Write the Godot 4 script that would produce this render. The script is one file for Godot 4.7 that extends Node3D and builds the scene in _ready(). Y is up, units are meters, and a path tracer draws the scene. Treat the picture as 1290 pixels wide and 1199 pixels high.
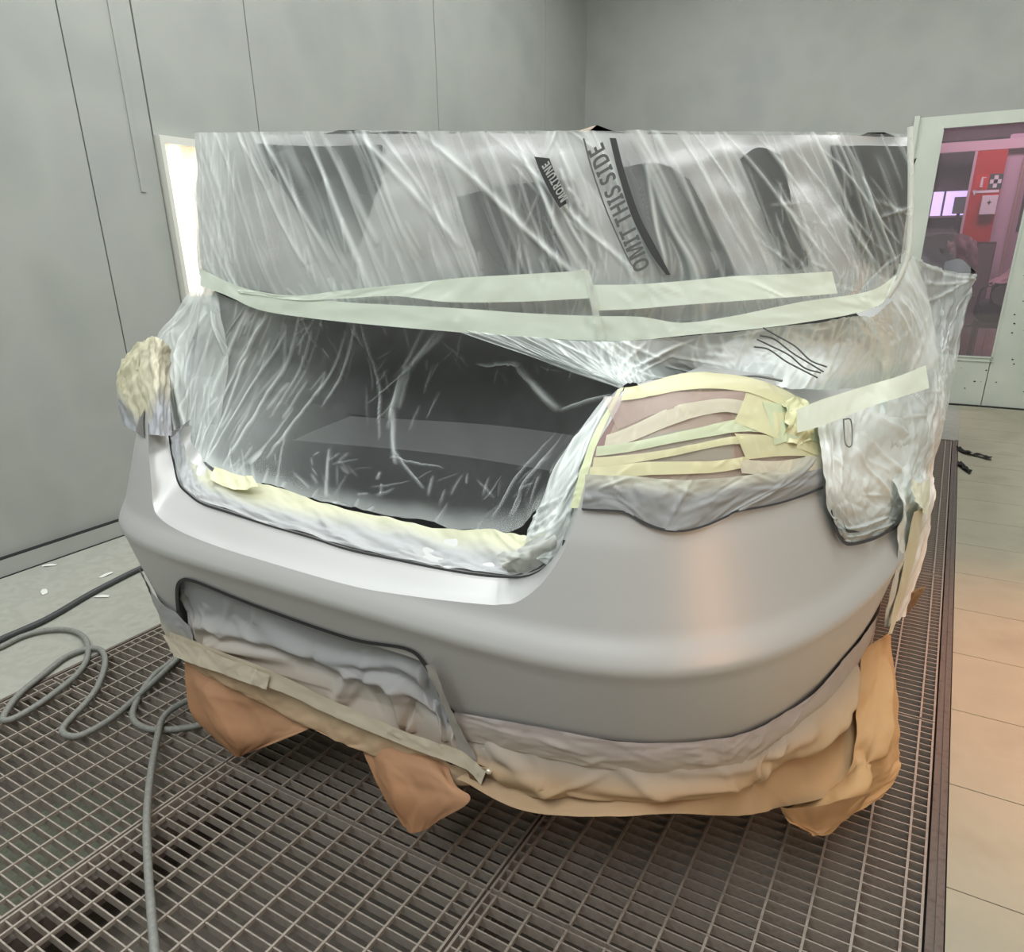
extends Node3D

# A car in a spray booth, masked for painting. x runs to the car's right, y up, z towards the rear; the floor is y = 0.
var M := {}
var rng := RandomNumberGenerator.new()
var plan_x := PackedFloat32Array()
var plan_z := PackedFloat32Array()
var plan_s0 := 0.0
var plan_ds := 1.0
const EYE := Vector3(0, 1.2, 0)


func _ready() -> void:
	setup_view()
	setup_lights()
	setup_materials()
	setup_plan()
	build_room()
	build_gratings()
	build_back_room()
	build_car()
	build_light_masks()
	build_rim_masks()
	build_papers()
	build_films()
	build_lid_tapes()
	build_hoses()
	build_small_things()


func setup_view() -> void:
	var cam := Camera3D.new()
	cam.name = "camera"
	cam.projection = Camera3D.PROJECTION_FRUSTUM
	cam.near = 0.05
	cam.far = 60.0
	cam.size = 1199.0 / 906.0 * cam.near
	cam.frustum_offset = Vector2(0, 62.5 / 906.0 * cam.near)
	cam.transform = Transform3D(Basis(Vector3(0.863313, -0.013052, -0.504500), Vector3(-0.170867, 0.933066, -0.316531), Vector3(0.474863, 0.359468, 0.803298)), EYE)
	add_child(cam)
	cam.current = true
	var e := Environment.new()
	e.background_mode = Environment.BG_COLOR
	e.background_color = Color(0.02, 0.02, 0.02)
	e.tonemap_mode = Environment.TONE_MAPPER_LINEAR
	e.tonemap_exposure = 1.15
	e.sdfgi_enabled = true
	e.ssao_enabled = true
	e.ssil_enabled = true
	var w := WorldEnvironment.new()
	w.name = "environment"
	w.environment = e
	add_child(w)


func setup_lights() -> void:
	# six diffuser panels in the booth ceiling, each a glowing face with a light of its size in front
	var n := 0
	for z in [1.2, -1.6, -4.6]:
		for x in [-1.85, 0.25]:
			ceiling_panel(Vector3(x, 3.59, z), Vector2(0.9, 2.0), 4.1 if z > -2.0 else 2.8, n)
			n += 1


func ceiling_panel(at: Vector3, size: Vector2, energy: float, n: int) -> void:
	var where: String = ["left of the camera", "right of the camera", "over the car's left side", "over the car's right side", "at the far left end", "at the far right end"][n]
	var t := thing("ceiling_light", "long white diffuser panel light in the booth ceiling " + where, "light", at, "booth ceiling lights")
	var g := StandardMaterial3D.new()
	g.albedo_color = Color(0.9, 0.9, 0.9)
	g.emission_enabled = true
	g.emission = Color(1, 1, 0.97)
	g.emission_energy_multiplier = 2.0
	box(t, "diffuser", Vector3(0, 0, 0), Vector3(size.x, 0.01, size.y), g)
	var fr := flat(Color(0.75, 0.76, 0.74), 0.5)
	for s in [-1, 1]:
		box(t, "frame", Vector3(s * (size.x / 2 + 0.02), -0.005, 0), Vector3(0.04, 0.03, size.y + 0.08), fr)
		box(t, "frame", Vector3(0, -0.005, s * (size.y / 2 + 0.02)), Vector3(size.x, 0.03, 0.04), fr)
	area_light(at - Vector3(0, 0.03, 0), Vector3(-PI / 2, 0, 0), size, energy, Color(0.965, 0.985, 1.0))


func area_light(at: Vector3, rot: Vector3, size: Vector2, energy: float, col: Color) -> void:
	var l := AreaLight3D.new()
	l.name = "panel_glow"
	l.area_size = size
	l.light_energy = energy
	l.light_color = col
	l.area_range = 12.0
	l.area_attenuation = 2.0
	l.shadow_enabled = true
	l.position = at
	l.rotation = rot
	add_child(l, true)


# ------------------------------------------------------------------ helpers

func lin(r: float, g: float, b: float) -> Color:   # an sRGB colour as linear vertex colour
	return Color(r, g, b).srgb_to_linear()


func flat(c: Color, rough := 0.6, metal := 0.0) -> StandardMaterial3D:
	var m := StandardMaterial3D.new()
	m.albedo_color = c
	m.roughness = rough
	m.metallic = metal
	m.cull_mode = BaseMaterial3D.CULL_DISABLED
	return m


func noise_tex(seed_: int, freq: float, colors: Array, octaves := 4, kind := FastNoiseLite.TYPE_SIMPLEX_SMOOTH, side := 512) -> NoiseTexture2D:
	var n := FastNoiseLite.new()
	n.seed = seed_
	n.frequency = freq
	n.fractal_octaves = octaves
	n.noise_type = kind
	var g := Gradient.new()
	g.offsets = PackedFloat32Array(range(colors.size()).map(func(i): return float(i) / (colors.size() - 1)))
	g.colors = PackedColorArray(colors)
	var t := NoiseTexture2D.new()
	t.width = side
	t.height = side
	t.seamless = true
	t.noise = n
	t.color_ramp = g
	return t


func textured(t: Texture2D, scale: float, rough := 0.7, world := true) -> StandardMaterial3D:
	var m := flat(Color.WHITE, rough)
	m.albedo_texture = t
	m.uv1_triplanar = true
	m.uv1_world_triplanar = world
	m.uv1_scale = Vector3.ONE * scale
	return m


func tag(o: Node, label: String, category: String, group := "") -> void:
	o.set_meta("label", label)
	o.set_meta("category", category)
	if group:
		o.set_meta("group", group)


func numbered(called: String) -> String:
	if not has_node(called):
		return called
	var n := 1
	while has_node("%s_%03d" % [called, n]):
		n += 1
	return "%s_%03d" % [called, n]


func thing(called: String, label: String, category: String, at := Vector3.ZERO, group := "") -> Node3D:
	var o := Node3D.new()
	o.name = numbered(called)
	o.position = at
	add_child(o)
	tag(o, label, category, group)
	return o


func part(parent: Node, called: String, mesh: Mesh, m: Material, at := Vector3.ZERO) -> MeshInstance3D:
	var o := MeshInstance3D.new()
	o.name = called
	if parent == self:
		o.name = numbered(called)
	elif parent.has_node(called):
		var n := 1
		while parent.has_node("%s_%03d" % [called, n]):
			n += 1
		o.name = "%s_%03d" % [called, n]
	o.mesh = mesh
	o.material_override = m
	o.position = at
	parent.add_child(o, true)
	return o


func box(parent: Node, called: String, at: Vector3, size: Vector3, m: Material) -> MeshInstance3D:
	var b := BoxMesh.new()
	b.size = size
	return part(parent, called, b, m, at)


func struct(called: String, at: Vector3, size: Vector3, m: Material) -> MeshInstance3D:
	var o := box(self, called, at, size, m)
	o.set_meta("kind", "structure")
	return o


func pts(a: Array) -> PackedVector3Array:
	var r := PackedVector3Array()
	for i in range(0, a.size() - 2, 3):
		r.append(Vector3(a[i], a[i + 1], a[i + 2]))
	return r


func along(p: PackedVector3Array, t: float) -> Vector3:
	var n := p.size() - 1
	if n == 0:
		return p[0]
	var f := clampf(t, 0, 1) * n
	var i := mini(int(f), n - 1)
	f -= i
	if n == 1:
		return p[0].lerp(p[1], f)
	var a := p[i]
	var b := p[i + 1]
	var m0 := (b - p[i - 1]) * 0.5 if i > 0 else b - a
	var m1 := (p[i + 2] - a) * 0.5 if i + 2 <= n else b - a
	var f2 := f * f
	var f3 := f2 * f
	return a * (2 * f3 - 3 * f2 + 1) + m0 * (f3 - 2 * f2 + f) + b * (-2 * f3 + 3 * f2) + m1 * (f3 - f2)


# the plan of the car's tail: a superellipse with straight sides running forward, walked by arc length from right to left
func setup_plan() -> void:
	var xs := PackedFloat32Array()
	var zs := PackedFloat32Array()
	var ls := PackedFloat32Array()
	var run := 0.0
	for i in 3001:
		var a := PI * i / 3000.0
		var c := cos(a)
		var x := -0.955 + 0.972 * signf(c) * pow(absf(c), 2 / 5.7838)
		var z := -1.7218 + 0.8832 * pow(absf(sin(a)), 2 / 1.6001)
		if i:
			run += Vector2(x - xs[i - 1], z - zs[i - 1]).length()
		xs.append(x)
		zs.append(z)
		ls.append(run)
	plan_ds = run / 400.0
	plan_s0 = -200 * plan_ds
	var j := 0
	var px := PackedFloat32Array()
	var pz := PackedFloat32Array()
	for k in 401:
		var s := minf(k * plan_ds, run)
		while j < 2999 and ls[j + 1] < s:
			j += 1
		var f := (s - ls[j]) / maxf(ls[j + 1] - ls[j], 1e-6)
		px.append(lerpf(xs[j], xs[j + 1], f))
		pz.append(lerpf(zs[j], zs[j + 1], f))
	for r in 6:
		var qx := px.duplicate()
		var qz := pz.duplicate()
		for k in range(1, 400):
			px[k] = (qx[k - 1] + 2 * qx[k] + qx[k + 1]) / 4
			pz[k] = (qz[k - 1] + 2 * qz[k] + qz[k + 1]) / 4
	for k in range(200, 0, -1):
		plan_x.append(px[0])
		plan_z.append(pz[0] - k * plan_ds)
	plan_x.append_array(px)
	plan_z.append_array(pz)
	for k in range(1, 201):
		plan_x.append(px[400])
		plan_z.append(pz[400] - k * plan_ds)


const INSET_Y := [0.10, 0.20, 0.30, 0.36, 0.417, 0.50, 0.575, 0.60, 0.62, 0.65, 0.70, 0.78, 0.86, 0.92, 0.97, 1.03, 1.10]
const INSET := [0.06, 0.05, 0.058, 0.054, 0.046, 0.026, 0.009, 0.0, 0.008, 0.025, 0.042, 0.068, 0.10, 0.14, 0.19, 0.27, 0.40]


func inset(y: float) -> float:
	if y <= INSET_Y[0]:
		return INSET[0]
	for i in range(1, INSET_Y.size()):
		if y <= INSET_Y[i]:
			return lerpf(INSET[i - 1], INSET[i], (y - INSET_Y[i - 1]) / (INSET_Y[i] - INSET_Y[i - 1]))
	return INSET[-1]


func smooth_inset(y: float) -> float:
	return (inset(y - 0.008) + inset(y - 0.004) + inset(y) + inset(y + 0.004) + inset(y + 0.008)) / 5.0


func skin(s: float, y: float, off: float) -> Vector3:
	var f := clampf((s - plan_s0) / plan_ds, 1.0, plan_x.size() - 2.001)
	var i := int(f)
	f -= i
	var t0 := Vector2(plan_x[i + 1] - plan_x[i - 1], plan_z[i + 1] - plan_z[i - 1]).normalized()
	var k := mini(i + 2, plan_x.size() - 1)
	var t1 := Vector2(plan_x[k] - plan_x[i], plan_z[k] - plan_z[i]).normalized()
	var t := t0.lerp(t1, f)
	var o := off - smooth_inset(y)
	return Vector3(lerpf(plan_x[i], plan_x[i + 1], f) + t.y * o, y, lerpf(plan_z[i], plan_z[i + 1], f) - t.x * o)


# A sheet of cloth, film, paper or metal laid over a net of control points. Options:
# skin: the points are (s, y, off) on the car's tail; folds: [u0, v0, u1, v1, width m, height m, alpha]; random: [n, u0, v0, u1, v1, angle, spread, len0, len1, w0, w1, h, alpha];
# tents: same as folds but sharp creases; crinkle: [amp, freq along u, freq along v, seed]; alpha, tint(u, v), depth (thickness), hang
func sheet(rows: Array, nu: int, nv: int, o := {}) -> ArrayMesh:
	var on_skin: bool = o.get("skin", false)
	var net := []
	for r in rows:
		net.append(pts(r))
	var w := nu + 1
	var base := PackedVector3Array()
	base.resize(w * (nv + 1))
	for i in w:
		var col := PackedVector3Array()
		for r in net:
			col.append(along(r, float(i) / nu))
		for j in nv + 1:
			var p := along(col, float(j) / nv)
			base[j * w + i] = skin(p.x, p.y, p.z) if on_skin else p
	var su := 0.0
	var sv := 0.0
	for i in nu:
		su += base[(nv / 2) * w + i].distance_to(base[(nv / 2) * w + i + 1])
	for j in nv:
		sv += base[j * w + nu / 2].distance_to(base[(j + 1) * w + nu / 2])
	var nor := grid_normals(base, nu, nv)
	var mid := (nv / 2) * w + nu / 2
	var out: Vector3 = o.get("toward", EYE) - base[mid]
	var flip := nor[mid].dot(out) < 0
	var h := PackedFloat32Array()
	var al := PackedFloat32Array()
	h.resize(base.size())
	al.resize(base.size())
	al.fill(o.get("alpha", 1.0))
	var fw: float = o.get("fold_width", 1.0)
	var fh: float = o.get("fold_height", 1.0)
	var fa: float = o.get("fold_alpha", 1.0)
	for f in o.get("folds", []):
		add_fold(h, al, nu, nv, su, sv, [f[0], f[1], f[2], f[3], f[4] * fw, f[5] * fh, f[6] * fa], false)
	for f in o.get("tents", []):
		add_fold(h, al, nu, nv, su, sv, f, true)
	for q in o.get("random", []):
		var sharp: bool = q.size() > 13
		for k in int(q[0]):
			var a := Vector2(rng.randf_range(q[1], q[3]) * su, rng.randf_range(q[2], q[4]) * sv)
			var ang := deg_to_rad(q[5] + rng.randfn(0.0, q[6]))
			var d := Vector2.from_angle(ang) * rng.randf_range(q[7], q[8]) * 0.5
			var up := 1.0 if rng.randf() < 0.7 else -0.6
			add_fold(h, al, nu, nv, su, sv, [(a - d).x / su, (a - d).y / sv, (a + d).x / su, (a + d).y / sv, rng.randf_range(q[9], q[10]) * fw, q[11] * fh * up * rng.randf_range(0.4, 1.0), q[12] * fa * rng.randf_range(0.3, 1.0)], sharp)
	if o.has("crinkle"):
		var c: Array = o.crinkle
		var n := FastNoiseLite.new()
		n.seed = c[3]
		n.frequency = 1.0
		n.noise_type = FastNoiseLite.TYPE_SIMPLEX
		n.fractal_type = FastNoiseLite.FRACTAL_RIDGED if c.size() > 4 else FastNoiseLite.FRACTAL_FBM
		n.fractal_octaves = 3
		for j in nv + 1:
			for i in w:
				h[j * w + i] += c[0] * n.get_noise_2d(c[1] * su * i / nu, c[2] * sv * j / nv)
	var alpha_of = o.get("alpha_of", null)
	var tint = o.get("tint", null)
	var col := PackedColorArray()
	col.resize(base.size())
	for j in nv + 1:
		for i in w:
			var k := j * w + i
			base[k] += nor[k] * (-h[k] if flip else h[k])
			var c := Color.WHITE
			if tint != null:
				c = tint.call(float(i) / nu, float(j) / nv)
			var a := al[k]
			if alpha_of != null:
				a += alpha_of.call(float(i) / nu, float(j) / nv)
			c.a = clampf(a, 0.03, o.get("most", 0.97))
			col[k] = c
	nor = grid_normals(base, nu, nv)
	var index := PackedInt32Array()
	for j in nv:
		for i in nu:
			var k := j * w + i
			if flip:
				index.append_array([k, k + 1, k + w, k + 1, k + w + 1, k + w])
			else:
				index.append_array([k, k + w, k + 1, k + 1, k + w, k + w + 1])
	if flip:
		for k in nor.size():
			nor[k] = -nor[k]
	if o.has("depth"):   # a back face and rims
		var d: float = o.depth
		var n0 := base.size()
		for k in n0:
			base.append(base[k] - nor[k] * d)
			col.append(col[k])
		for k in n0:
			nor.append(-nor[k])
		var m := index.size()
		for q in range(0, m, 3):
			index.append_array([n0 + index[q], n0 + index[q + 2], n0 + index[q + 1]])
		var ring := PackedInt32Array()
		for i in nu:
			ring.append(i)
		for j in nv:
			ring.append(j * w + nu)
		for i in range(nu, 0, -1):
			ring.append(nv * w + i)
		for j in range(nv, 0, -1):
			ring.append(j * w)
		for q in ring.size():
			var a := ring[q]
			var b := ring[(q + 1) % ring.size()]
			var e := base.size()
			var rim := (base[b] - base[a]).cross(nor[a]).normalized() * (1.0 if flip else -1.0)
			for p in [base[a], base[b], base[n0 + a], base[n0 + b]]:
				base.append(p)
				nor.append(rim)
				col.append(col[a])
			if flip:
				index.append_array([e, e + 2, e + 1, e + 1, e + 2, e + 3])
			else:
				index.append_array([e, e + 1, e + 2, e + 1, e + 3, e + 2])
	var uv := PackedVector2Array()
	uv.resize(base.size())
	for j in nv + 1:
		for i in w:
			uv[j * w + i] = Vector2(su * i / nu, sv * j / nv)
	var arr := []
	arr.resize(Mesh.ARRAY_MAX)
	arr[Mesh.ARRAY_VERTEX] = base
	arr[Mesh.ARRAY_NORMAL] = nor
	arr[Mesh.ARRAY_COLOR] = col
	arr[Mesh.ARRAY_TEX_UV] = uv
	arr[Mesh.ARRAY_INDEX] = index
	var mesh := ArrayMesh.new()
	mesh.add_surface_from_arrays(Mesh.PRIMITIVE_TRIANGLES, arr)
	return mesh


func grid_normals(p: PackedVector3Array, nu: int, nv: int) -> PackedVector3Array:
	var w := nu + 1
	var n := PackedVector3Array()
	n.resize(p.size())
	for j in nv + 1:
		var ja := maxi(j - 1, 0) * w
		var jb := mini(j + 1, nv) * w
		for i in w:
			var du := p[j * w + mini(i + 1, nu)] - p[j * w + maxi(i - 1, 0)]
			var dv := p[jb + i] - p[ja + i]
			var c := du.cross(dv)
			n[j * w + i] = c.normalized() if c.length_squared() > 1e-16 else (n[j * w + i - 1] if i else Vector3.UP)
	return n


func add_fold(h: PackedFloat32Array, al: PackedFloat32Array, nu: int, nv: int, su: float, sv: float, f: Array, sharp: bool) -> void:
	var a := Vector2(f[0] * su, f[1] * sv)
	var b := Vector2(f[2] * su, f[3] * sv)
	var wid: float = f[4]
	var r := wid * 2.2
	var i0 := maxi(0, int((minf(a.x, b.x) - r) / su * nu))
	var i1 := mini(nu, int(ceil((maxf(a.x, b.x) + r) / su * nu)))
	var j0 := maxi(0, int((minf(a.y, b.y) - r) / sv * nv))
	var j1 := mini(nv, int(ceil((maxf(a.y, b.y) + r) / sv * nv)))
	var d := b - a
	var ll := maxf(d.length_squared(), 1e-9)
	for j in range(j0, j1 + 1):
		for i in range(i0, i1 + 1):
			var q := Vector2(su * i / nu, sv * j / nv) - a
			var t := clampf(q.dot(d) / ll, 0.0, 1.0)
			var e := (q - d * t).length() / wid
			if e > 2.2:
				continue
			var prof := maxf(0.0, 1.0 - e / 2.0) if sharp else exp(-e * e)
			var ends := sqrt(maxf(0.0, 4.0 * t * (1.0 - t)))
			var k := j * (nu + 1) + i
			h[k] += f[5] * prof * ends
			al[k] += f[6] * prof * prof * ends


func tube(path: PackedVector3Array, radius: float, steps: int, sides := 10) -> ArrayMesh:
	var p := PackedVector3Array()
	for i in steps + 1:
		p.append(along(path, float(i) / steps))
	var v := PackedVector3Array()
	var nn := PackedVector3Array()
	var index := PackedInt32Array()
	var side := Vector3.UP
	for i in steps + 1:
		var t := (p[mini(i + 1, steps)] - p[maxi(i - 1, 0)]).normalized()
		side = (side - t * side.dot(t)).normalized()
		var other := t.cross(side)
		for k in sides:
			var a := TAU * k / sides
			var n := side * cos(a) + other * sin(a)
			nn.append(n)
			v.append(p[i] + n * radius)
	for i in steps:
		for k in sides:
			var a := i * sides + k
			var b := i * sides + (k + 1) % sides
			index.append_array([a, a + sides, b, b, a + sides, b + sides])
	var arr := []
	arr.resize(Mesh.ARRAY_MAX)
	arr[Mesh.ARRAY_VERTEX] = v
	arr[Mesh.ARRAY_NORMAL] = nn
	arr[Mesh.ARRAY_INDEX] = index
	var m := ArrayMesh.new()
	m.add_surface_from_arrays(Mesh.PRIMITIVE_TRIANGLES, arr)
	return m


func setup_materials() -> void:
	rng.seed = 77
	M.wall = textured(noise_tex(3, 0.006, [Color(0.585, 0.60, 0.575), Color(0.63, 0.64, 0.615), Color(0.60, 0.61, 0.595)]), 0.35, 0.55)
	M.concrete = textured(noise_tex(5, 0.02, [Color(0.57, 0.57, 0.535), Color(0.63, 0.63, 0.59), Color(0.60, 0.60, 0.56), Color(0.65, 0.65, 0.61)], 6), 0.8, 0.8)
	M.tile = textured(noise_tex(6, 0.012, [Color(0.585, 0.565, 0.49), Color(0.635, 0.615, 0.535), Color(0.61, 0.59, 0.515)], 6), 0.5, 0.75)
	M.dark_line = flat(Color(0.10, 0.10, 0.10), 0.8)
	M.steel = textured(noise_tex(8, 0.03, [Color(0.50, 0.45, 0.41), Color(0.60, 0.565, 0.52), Color(0.54, 0.50, 0.465)], 4), 2.0, 0.6)
	M.steel_dark = textured(noise_tex(9, 0.03, [Color(0.30, 0.24, 0.21), Color(0.40, 0.36, 0.33), Color(0.34, 0.30, 0.27)], 4), 2.0, 0.7)
	M.pit = textured(noise_tex(11, 0.02, [Color(0.36, 0.34, 0.31), Color(0.44, 0.42, 0.38), Color(0.40, 0.37, 0.34), Color(0.46, 0.46, 0.40)], 5), 1.2, 0.9)
	M.filter = textured(noise_tex(12, 0.04, [Color(0.33, 0.36, 0.29), Color(0.45, 0.46, 0.40), Color(0.38, 0.38, 0.33)], 5), 1.5, 0.95)
	M.paint = flat(Color(0.76, 0.76, 0.75), 0.46, 0.35)
	M.primer = flat(Color(0.36, 0.36, 0.37), 0.6)
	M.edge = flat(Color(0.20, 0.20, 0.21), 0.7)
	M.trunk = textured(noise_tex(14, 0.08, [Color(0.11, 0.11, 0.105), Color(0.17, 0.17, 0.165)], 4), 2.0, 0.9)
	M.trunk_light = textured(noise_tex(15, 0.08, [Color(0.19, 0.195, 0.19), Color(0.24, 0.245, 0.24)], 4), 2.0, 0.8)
	M.lid = flat(Color(0.80, 0.795, 0.79), 0.35, 0.2)
	M.pad = flat(Color(0.075, 0.07, 0.07), 0.5)
	M.film = flat(Color(0.92, 0.945, 0.93), 0.32)
	M.film.transparency = BaseMaterial3D.TRANSPARENCY_ALPHA
	M.film.vertex_color_use_as_albedo = true
	M.film.backlight_enabled = true
	M.film.backlight = Color(0.35, 0.35, 0.35)
	M.tape = flat(Color.WHITE, 0.62)
	M.tape.vertex_color_use_as_albedo = true
	M.tape_thin = flat(Color.WHITE, 0.5)
	M.tape_thin.vertex_color_use_as_albedo = true
	M.tape_thin.transparency = BaseMaterial3D.TRANSPARENCY_ALPHA
	M.paper = flat(Color.WHITE, 0.75)
	M.paper.vertex_color_use_as_albedo = true
	M.paper.backlight_enabled = true
	M.paper.backlight = Color(0.2, 0.2, 0.2)
	M.print = flat(Color(0.27, 0.275, 0.27), 0.6)
	M.print_faint = flat(Color(0.42, 0.43, 0.42), 0.6)
	M.rubber = flat(Color(0.06, 0.06, 0.06), 0.8)
	M.hose = textured(noise_tex(17, 0.05, [Color(0.44, 0.45, 0.43), Color(0.56, 0.56, 0.53)], 3), 3.0, 0.55)
	M.hose_dark = flat(Color(0.25, 0.26, 0.26), 0.5)
	M.door_paint = textured(noise_tex(19, 0.01, [Color(0.76, 0.79, 0.74), Color(0.81, 0.83, 0.78)], 3), 0.5, 0.45)
	M.glass = flat(Color(0.95, 0.9, 0.93, 0.06), 0.02)
	M.glass.transparency = BaseMaterial3D.TRANSPARENCY_ALPHA


# ------------------------------------------------------------------ the booth

func build_room() -> void:
	var wl := struct("wall_left", Vector3(-3.21, 1.8, -2.05), Vector3(0.14, 3.7, 9.4), M.dark_line)
	# sheet-metal panels on the left wall with narrow joints
	var z0 := 2.6
	for z1 in [1.2, -0.35, -1.942]:
		box(wl, "wall_panel", Vector3(0.075, 0.0, (z0 + z1) / 2 + 2.05), Vector3(0.03, 3.6, z0 - z1 - 0.006), M.wall)
		z0 = z1
	box(wl, "wall_panel", Vector3(0.075, 0, -2.1 + 2.05), Vector3(0.03, 3.6, 0.310), M.wall)
	# narrow light niche, then the remaining panels
	box(wl, "wall_panel", Vector3(0.075, 0.84, -2.56 + 2.05), Vector3(0.03, 1.92, 0.594), M.wall)
	box(wl, "wall_panel", Vector3(0.075, -1.305, -2.56 + 2.05), Vector3(0.03, 0.99, 0.594), M.wall)
	z0 = -2.86
	for z1 in [-4.4, -5.9, -6.7]:
		box(wl, "wall_panel", Vector3(0.075, 0, (z0 + z1) / 2 + 2.05), Vector3(0.03, 3.6, z0 - z1 - 0.006), M.wall)
		z0 = z1
	# a folded stiffener on the narrow panel
	box(wl, "panel_rib", Vector3(0.093, 0.6, -2.165 + 2.05), Vector3(0.005, 1.9, 0.022), M.wall)
	var bl := struct("baseboard_left", Vector3(-3.10, 0.035, -2.05), Vector3(0.03, 0.07, 9.3), M.wall)
	box(bl, "joint", Vector3(0.0, 0.037, 0), Vector3(0.026, 0.004, 9.3), M.dark_line)
	box(bl, "dirt_line", Vector3(0.016, -0.034, 0), Vector3(0.012, 0.004, 9.3), M.dark_line)
	# lamp niche in the left wall
	var lamp := thing("wall_light", "tall bright white light set into the left booth wall beside the lifted boot lid", "light", Vector3(-3.13, 1.33, -2.56))
	var g := StandardMaterial3D.new()
	g.albedo_color = Color(0.95, 0.93, 0.9)
	g.emission_enabled = true
	g.emission = Color(1, 0.84, 0.66)
	g.emission_energy_multiplier = 0.5
	box(lamp, "diffuser", Vector3(0.0, 0, 0), Vector3(0.01, 0.64, 0.55), g)
	var gt := StandardMaterial3D.new()
	gt.albedo_color = Color(1, 1, 1)
	gt.emission_enabled = true
	gt.emission = Color(1, 0.96, 0.9)
	gt.emission_energy_multiplier = 1.6
	var tm := CylinderMesh.new()
	tm.top_radius = 0.019
	tm.bottom_radius = 0.019
	tm.height = 0.62
	part(lamp, "tube", tm, gt, Vector3(0.026, 0, 0.21))
	part(lamp, "tube", tm, gt, Vector3(0.026, 0, 0.05))
	part(lamp, "tube", tm, gt, Vector3(0.026, 0, -0.11))
	var lf := flat(Color(0.82, 0.82, 0.78), 0.5)
	for s in [-1, 1]:
		box(lamp, "frame", Vector3(0.02, 0, s * 0.285), Vector3(0.05, 0.70, 0.02), lf)
		box(lamp, "frame", Vector3(0.02, s * 0.335, 0), Vector3(0.05, 0.03, 0.55), lf)
	area_light(Vector3(-3.06, 1.33, -2.56), Vector3(0, -PI / 2, 0), Vector2(0.5, 0.6), 0.8, Color(1, 0.93, 0.82))
	# floors round the pit
	struct("floor", Vector3(-2.70, -0.3, -2.05), Vector3(1.04, 0.6, 9.4), M.concrete)
	var fr := struct("floor_right", Vector3(0.90, -0.304, -2.05), Vector3(1.42, 0.6, 9.4), flat(Color(0.40, 0.385, 0.35), 0.9))
	var z := 2.385
	var k := 0
	while z > -6.7:
		box(fr, "floor_tile", Vector3(0.0, 0.3, z - 0.17 + 2.05), Vector3(1.42, 0.012, 0.3375), M.tile)
		z -= 0.3405
		k += 1
	struct("floor_front", Vector3(-1.0, -0.3, 1.40), Vector3(2.36, 0.6, 2.48), M.concrete)
	struct("floor_back", Vector3(-0.98, -0.3, -6.06), Vector3(2.4, 0.6, 1.36), M.concrete)
	struct("floor_pit", Vector3(-1.0, -0.25, -2.05), Vector3(2.4, 0.1, 7.0), M.pit)
	struct("wall_pit", Vector3(-1.0, -0.2, -5.37), Vector3(2.36, 0.4, 0.02), M.pit)
	struct("wall_right", Vector3(1.65, 1.8, -2.05), Vector3(0.1, 3.7, 9.4), M.wall)
	struct("wall_front", Vector3(-0.8, 1.8, 2.65), Vector3(5.0, 3.7, 0.1), flat(Color(0.36, 0.36, 0.35), 0.7))
	struct("ceiling", Vector3(-0.8, 3.67, -2.05), Vector3(5.0, 0.12, 9.5), M.wall)
	# back wall, with the door opening
	var wb := struct("wall_back", Vector3(-1.82, 1.8, -6.72), Vector3(2.66, 3.6, 0.12), M.wall)
	box(wb, "lintel", Vector3(2.03, 1.0, 0), Vector3(1.4, 1.6, 0.12), M.wall)
	box(wb, "pier", Vector3(3.05, 0, 0), Vector3(0.7, 3.6, 0.12), M.wall)
	# the glazed door: leaf from x -0.48 to 0.85
	var d := thing("door_1", "white steel door with a tall glass pane at the far end of the booth, speckled with dark paint", "door", Vector3(0.18, 0, -6.68))
	d.set_meta("kind", "structure")
	var t := 0.05
	box(d, "stile", Vector3(-0.545, 1.03, 0), Vector3(0.20, 2.04, t), M.door_paint)
	box(d, "stile", Vector3(0.38, 1.03, 0), Vector3(0.46, 2.04, t), M.door_paint)
	box(d, "bottom_rail", Vector3(-0.145, 0.19, 0), Vector3(0.60, 0.36, t), M.door_paint)
	box(d, "top_rail", Vector3(-0.145, 2.01, 0), Vector3(0.60, 0.08, t), M.door_paint)
	box(d, "jamb", Vector3(-0.625, 1.03, 0.02), Vector3(0.035, 2.06, 0.07), M.door_paint)
	for s in [[-0.145, 0.376, 0.62, 0.012], [-0.145, 0.345, 0.64, 0.004]]:
		box(d, "glazing_bead", Vector3(s[0], s[1], t / 2 + 0.004), Vector3(s[2], s[3], 0.008), M.door_paint)
	box(d, "glazing_bead", Vector3(-0.447, 1.16, t / 2 + 0.004), Vector3(0.012, 1.6, 0.008), M.door_paint)
	box(d, "glazing_bead", Vector3(0.156, 1.16, t / 2 + 0.004), Vector3(0.012, 1.6, 0.008), M.door_paint)
	box(d, "pane", Vector3(-0.145, 1.17, 0), Vector3(0.61, 1.6, 0.006), M.glass)
	var lock := box(d, "lock", Vector3(-0.6, 1.42, 0.035), Vector3(0.06, 0.14, 0.02), M.rubber)
	lock.set_meta("label", "black lock plate")
	box(d, "handle", Vector3(0.27, 1.12, 0.05), Vector3(0.03, 0.10, 0.03), M.rubber)
	for q in 26:
		var sm := SphereMesh.new()
		sm.radius = rng.randf_range(0.003, 0.008)
		sm.height = sm.radius * 1.2
		sm.radial_segments = 8
		sm.rings = 4
		var at := Vector3(rng.randf_range(0.17, 0.44), rng.randf_range(0.1, 1.0), t / 2) if q < 15 else Vector3(rng.randf_range(-0.2, 0.4), rng.randf_range(0.1, 0.33), t / 2)
		part(d, "paint_speck", sm, M.dark_line, at)
	struct("trim_1", Vector3(0.2, 0.004, -6.64), Vector3(1.4, 0.008, 0.03), M.dark_line)


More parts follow.
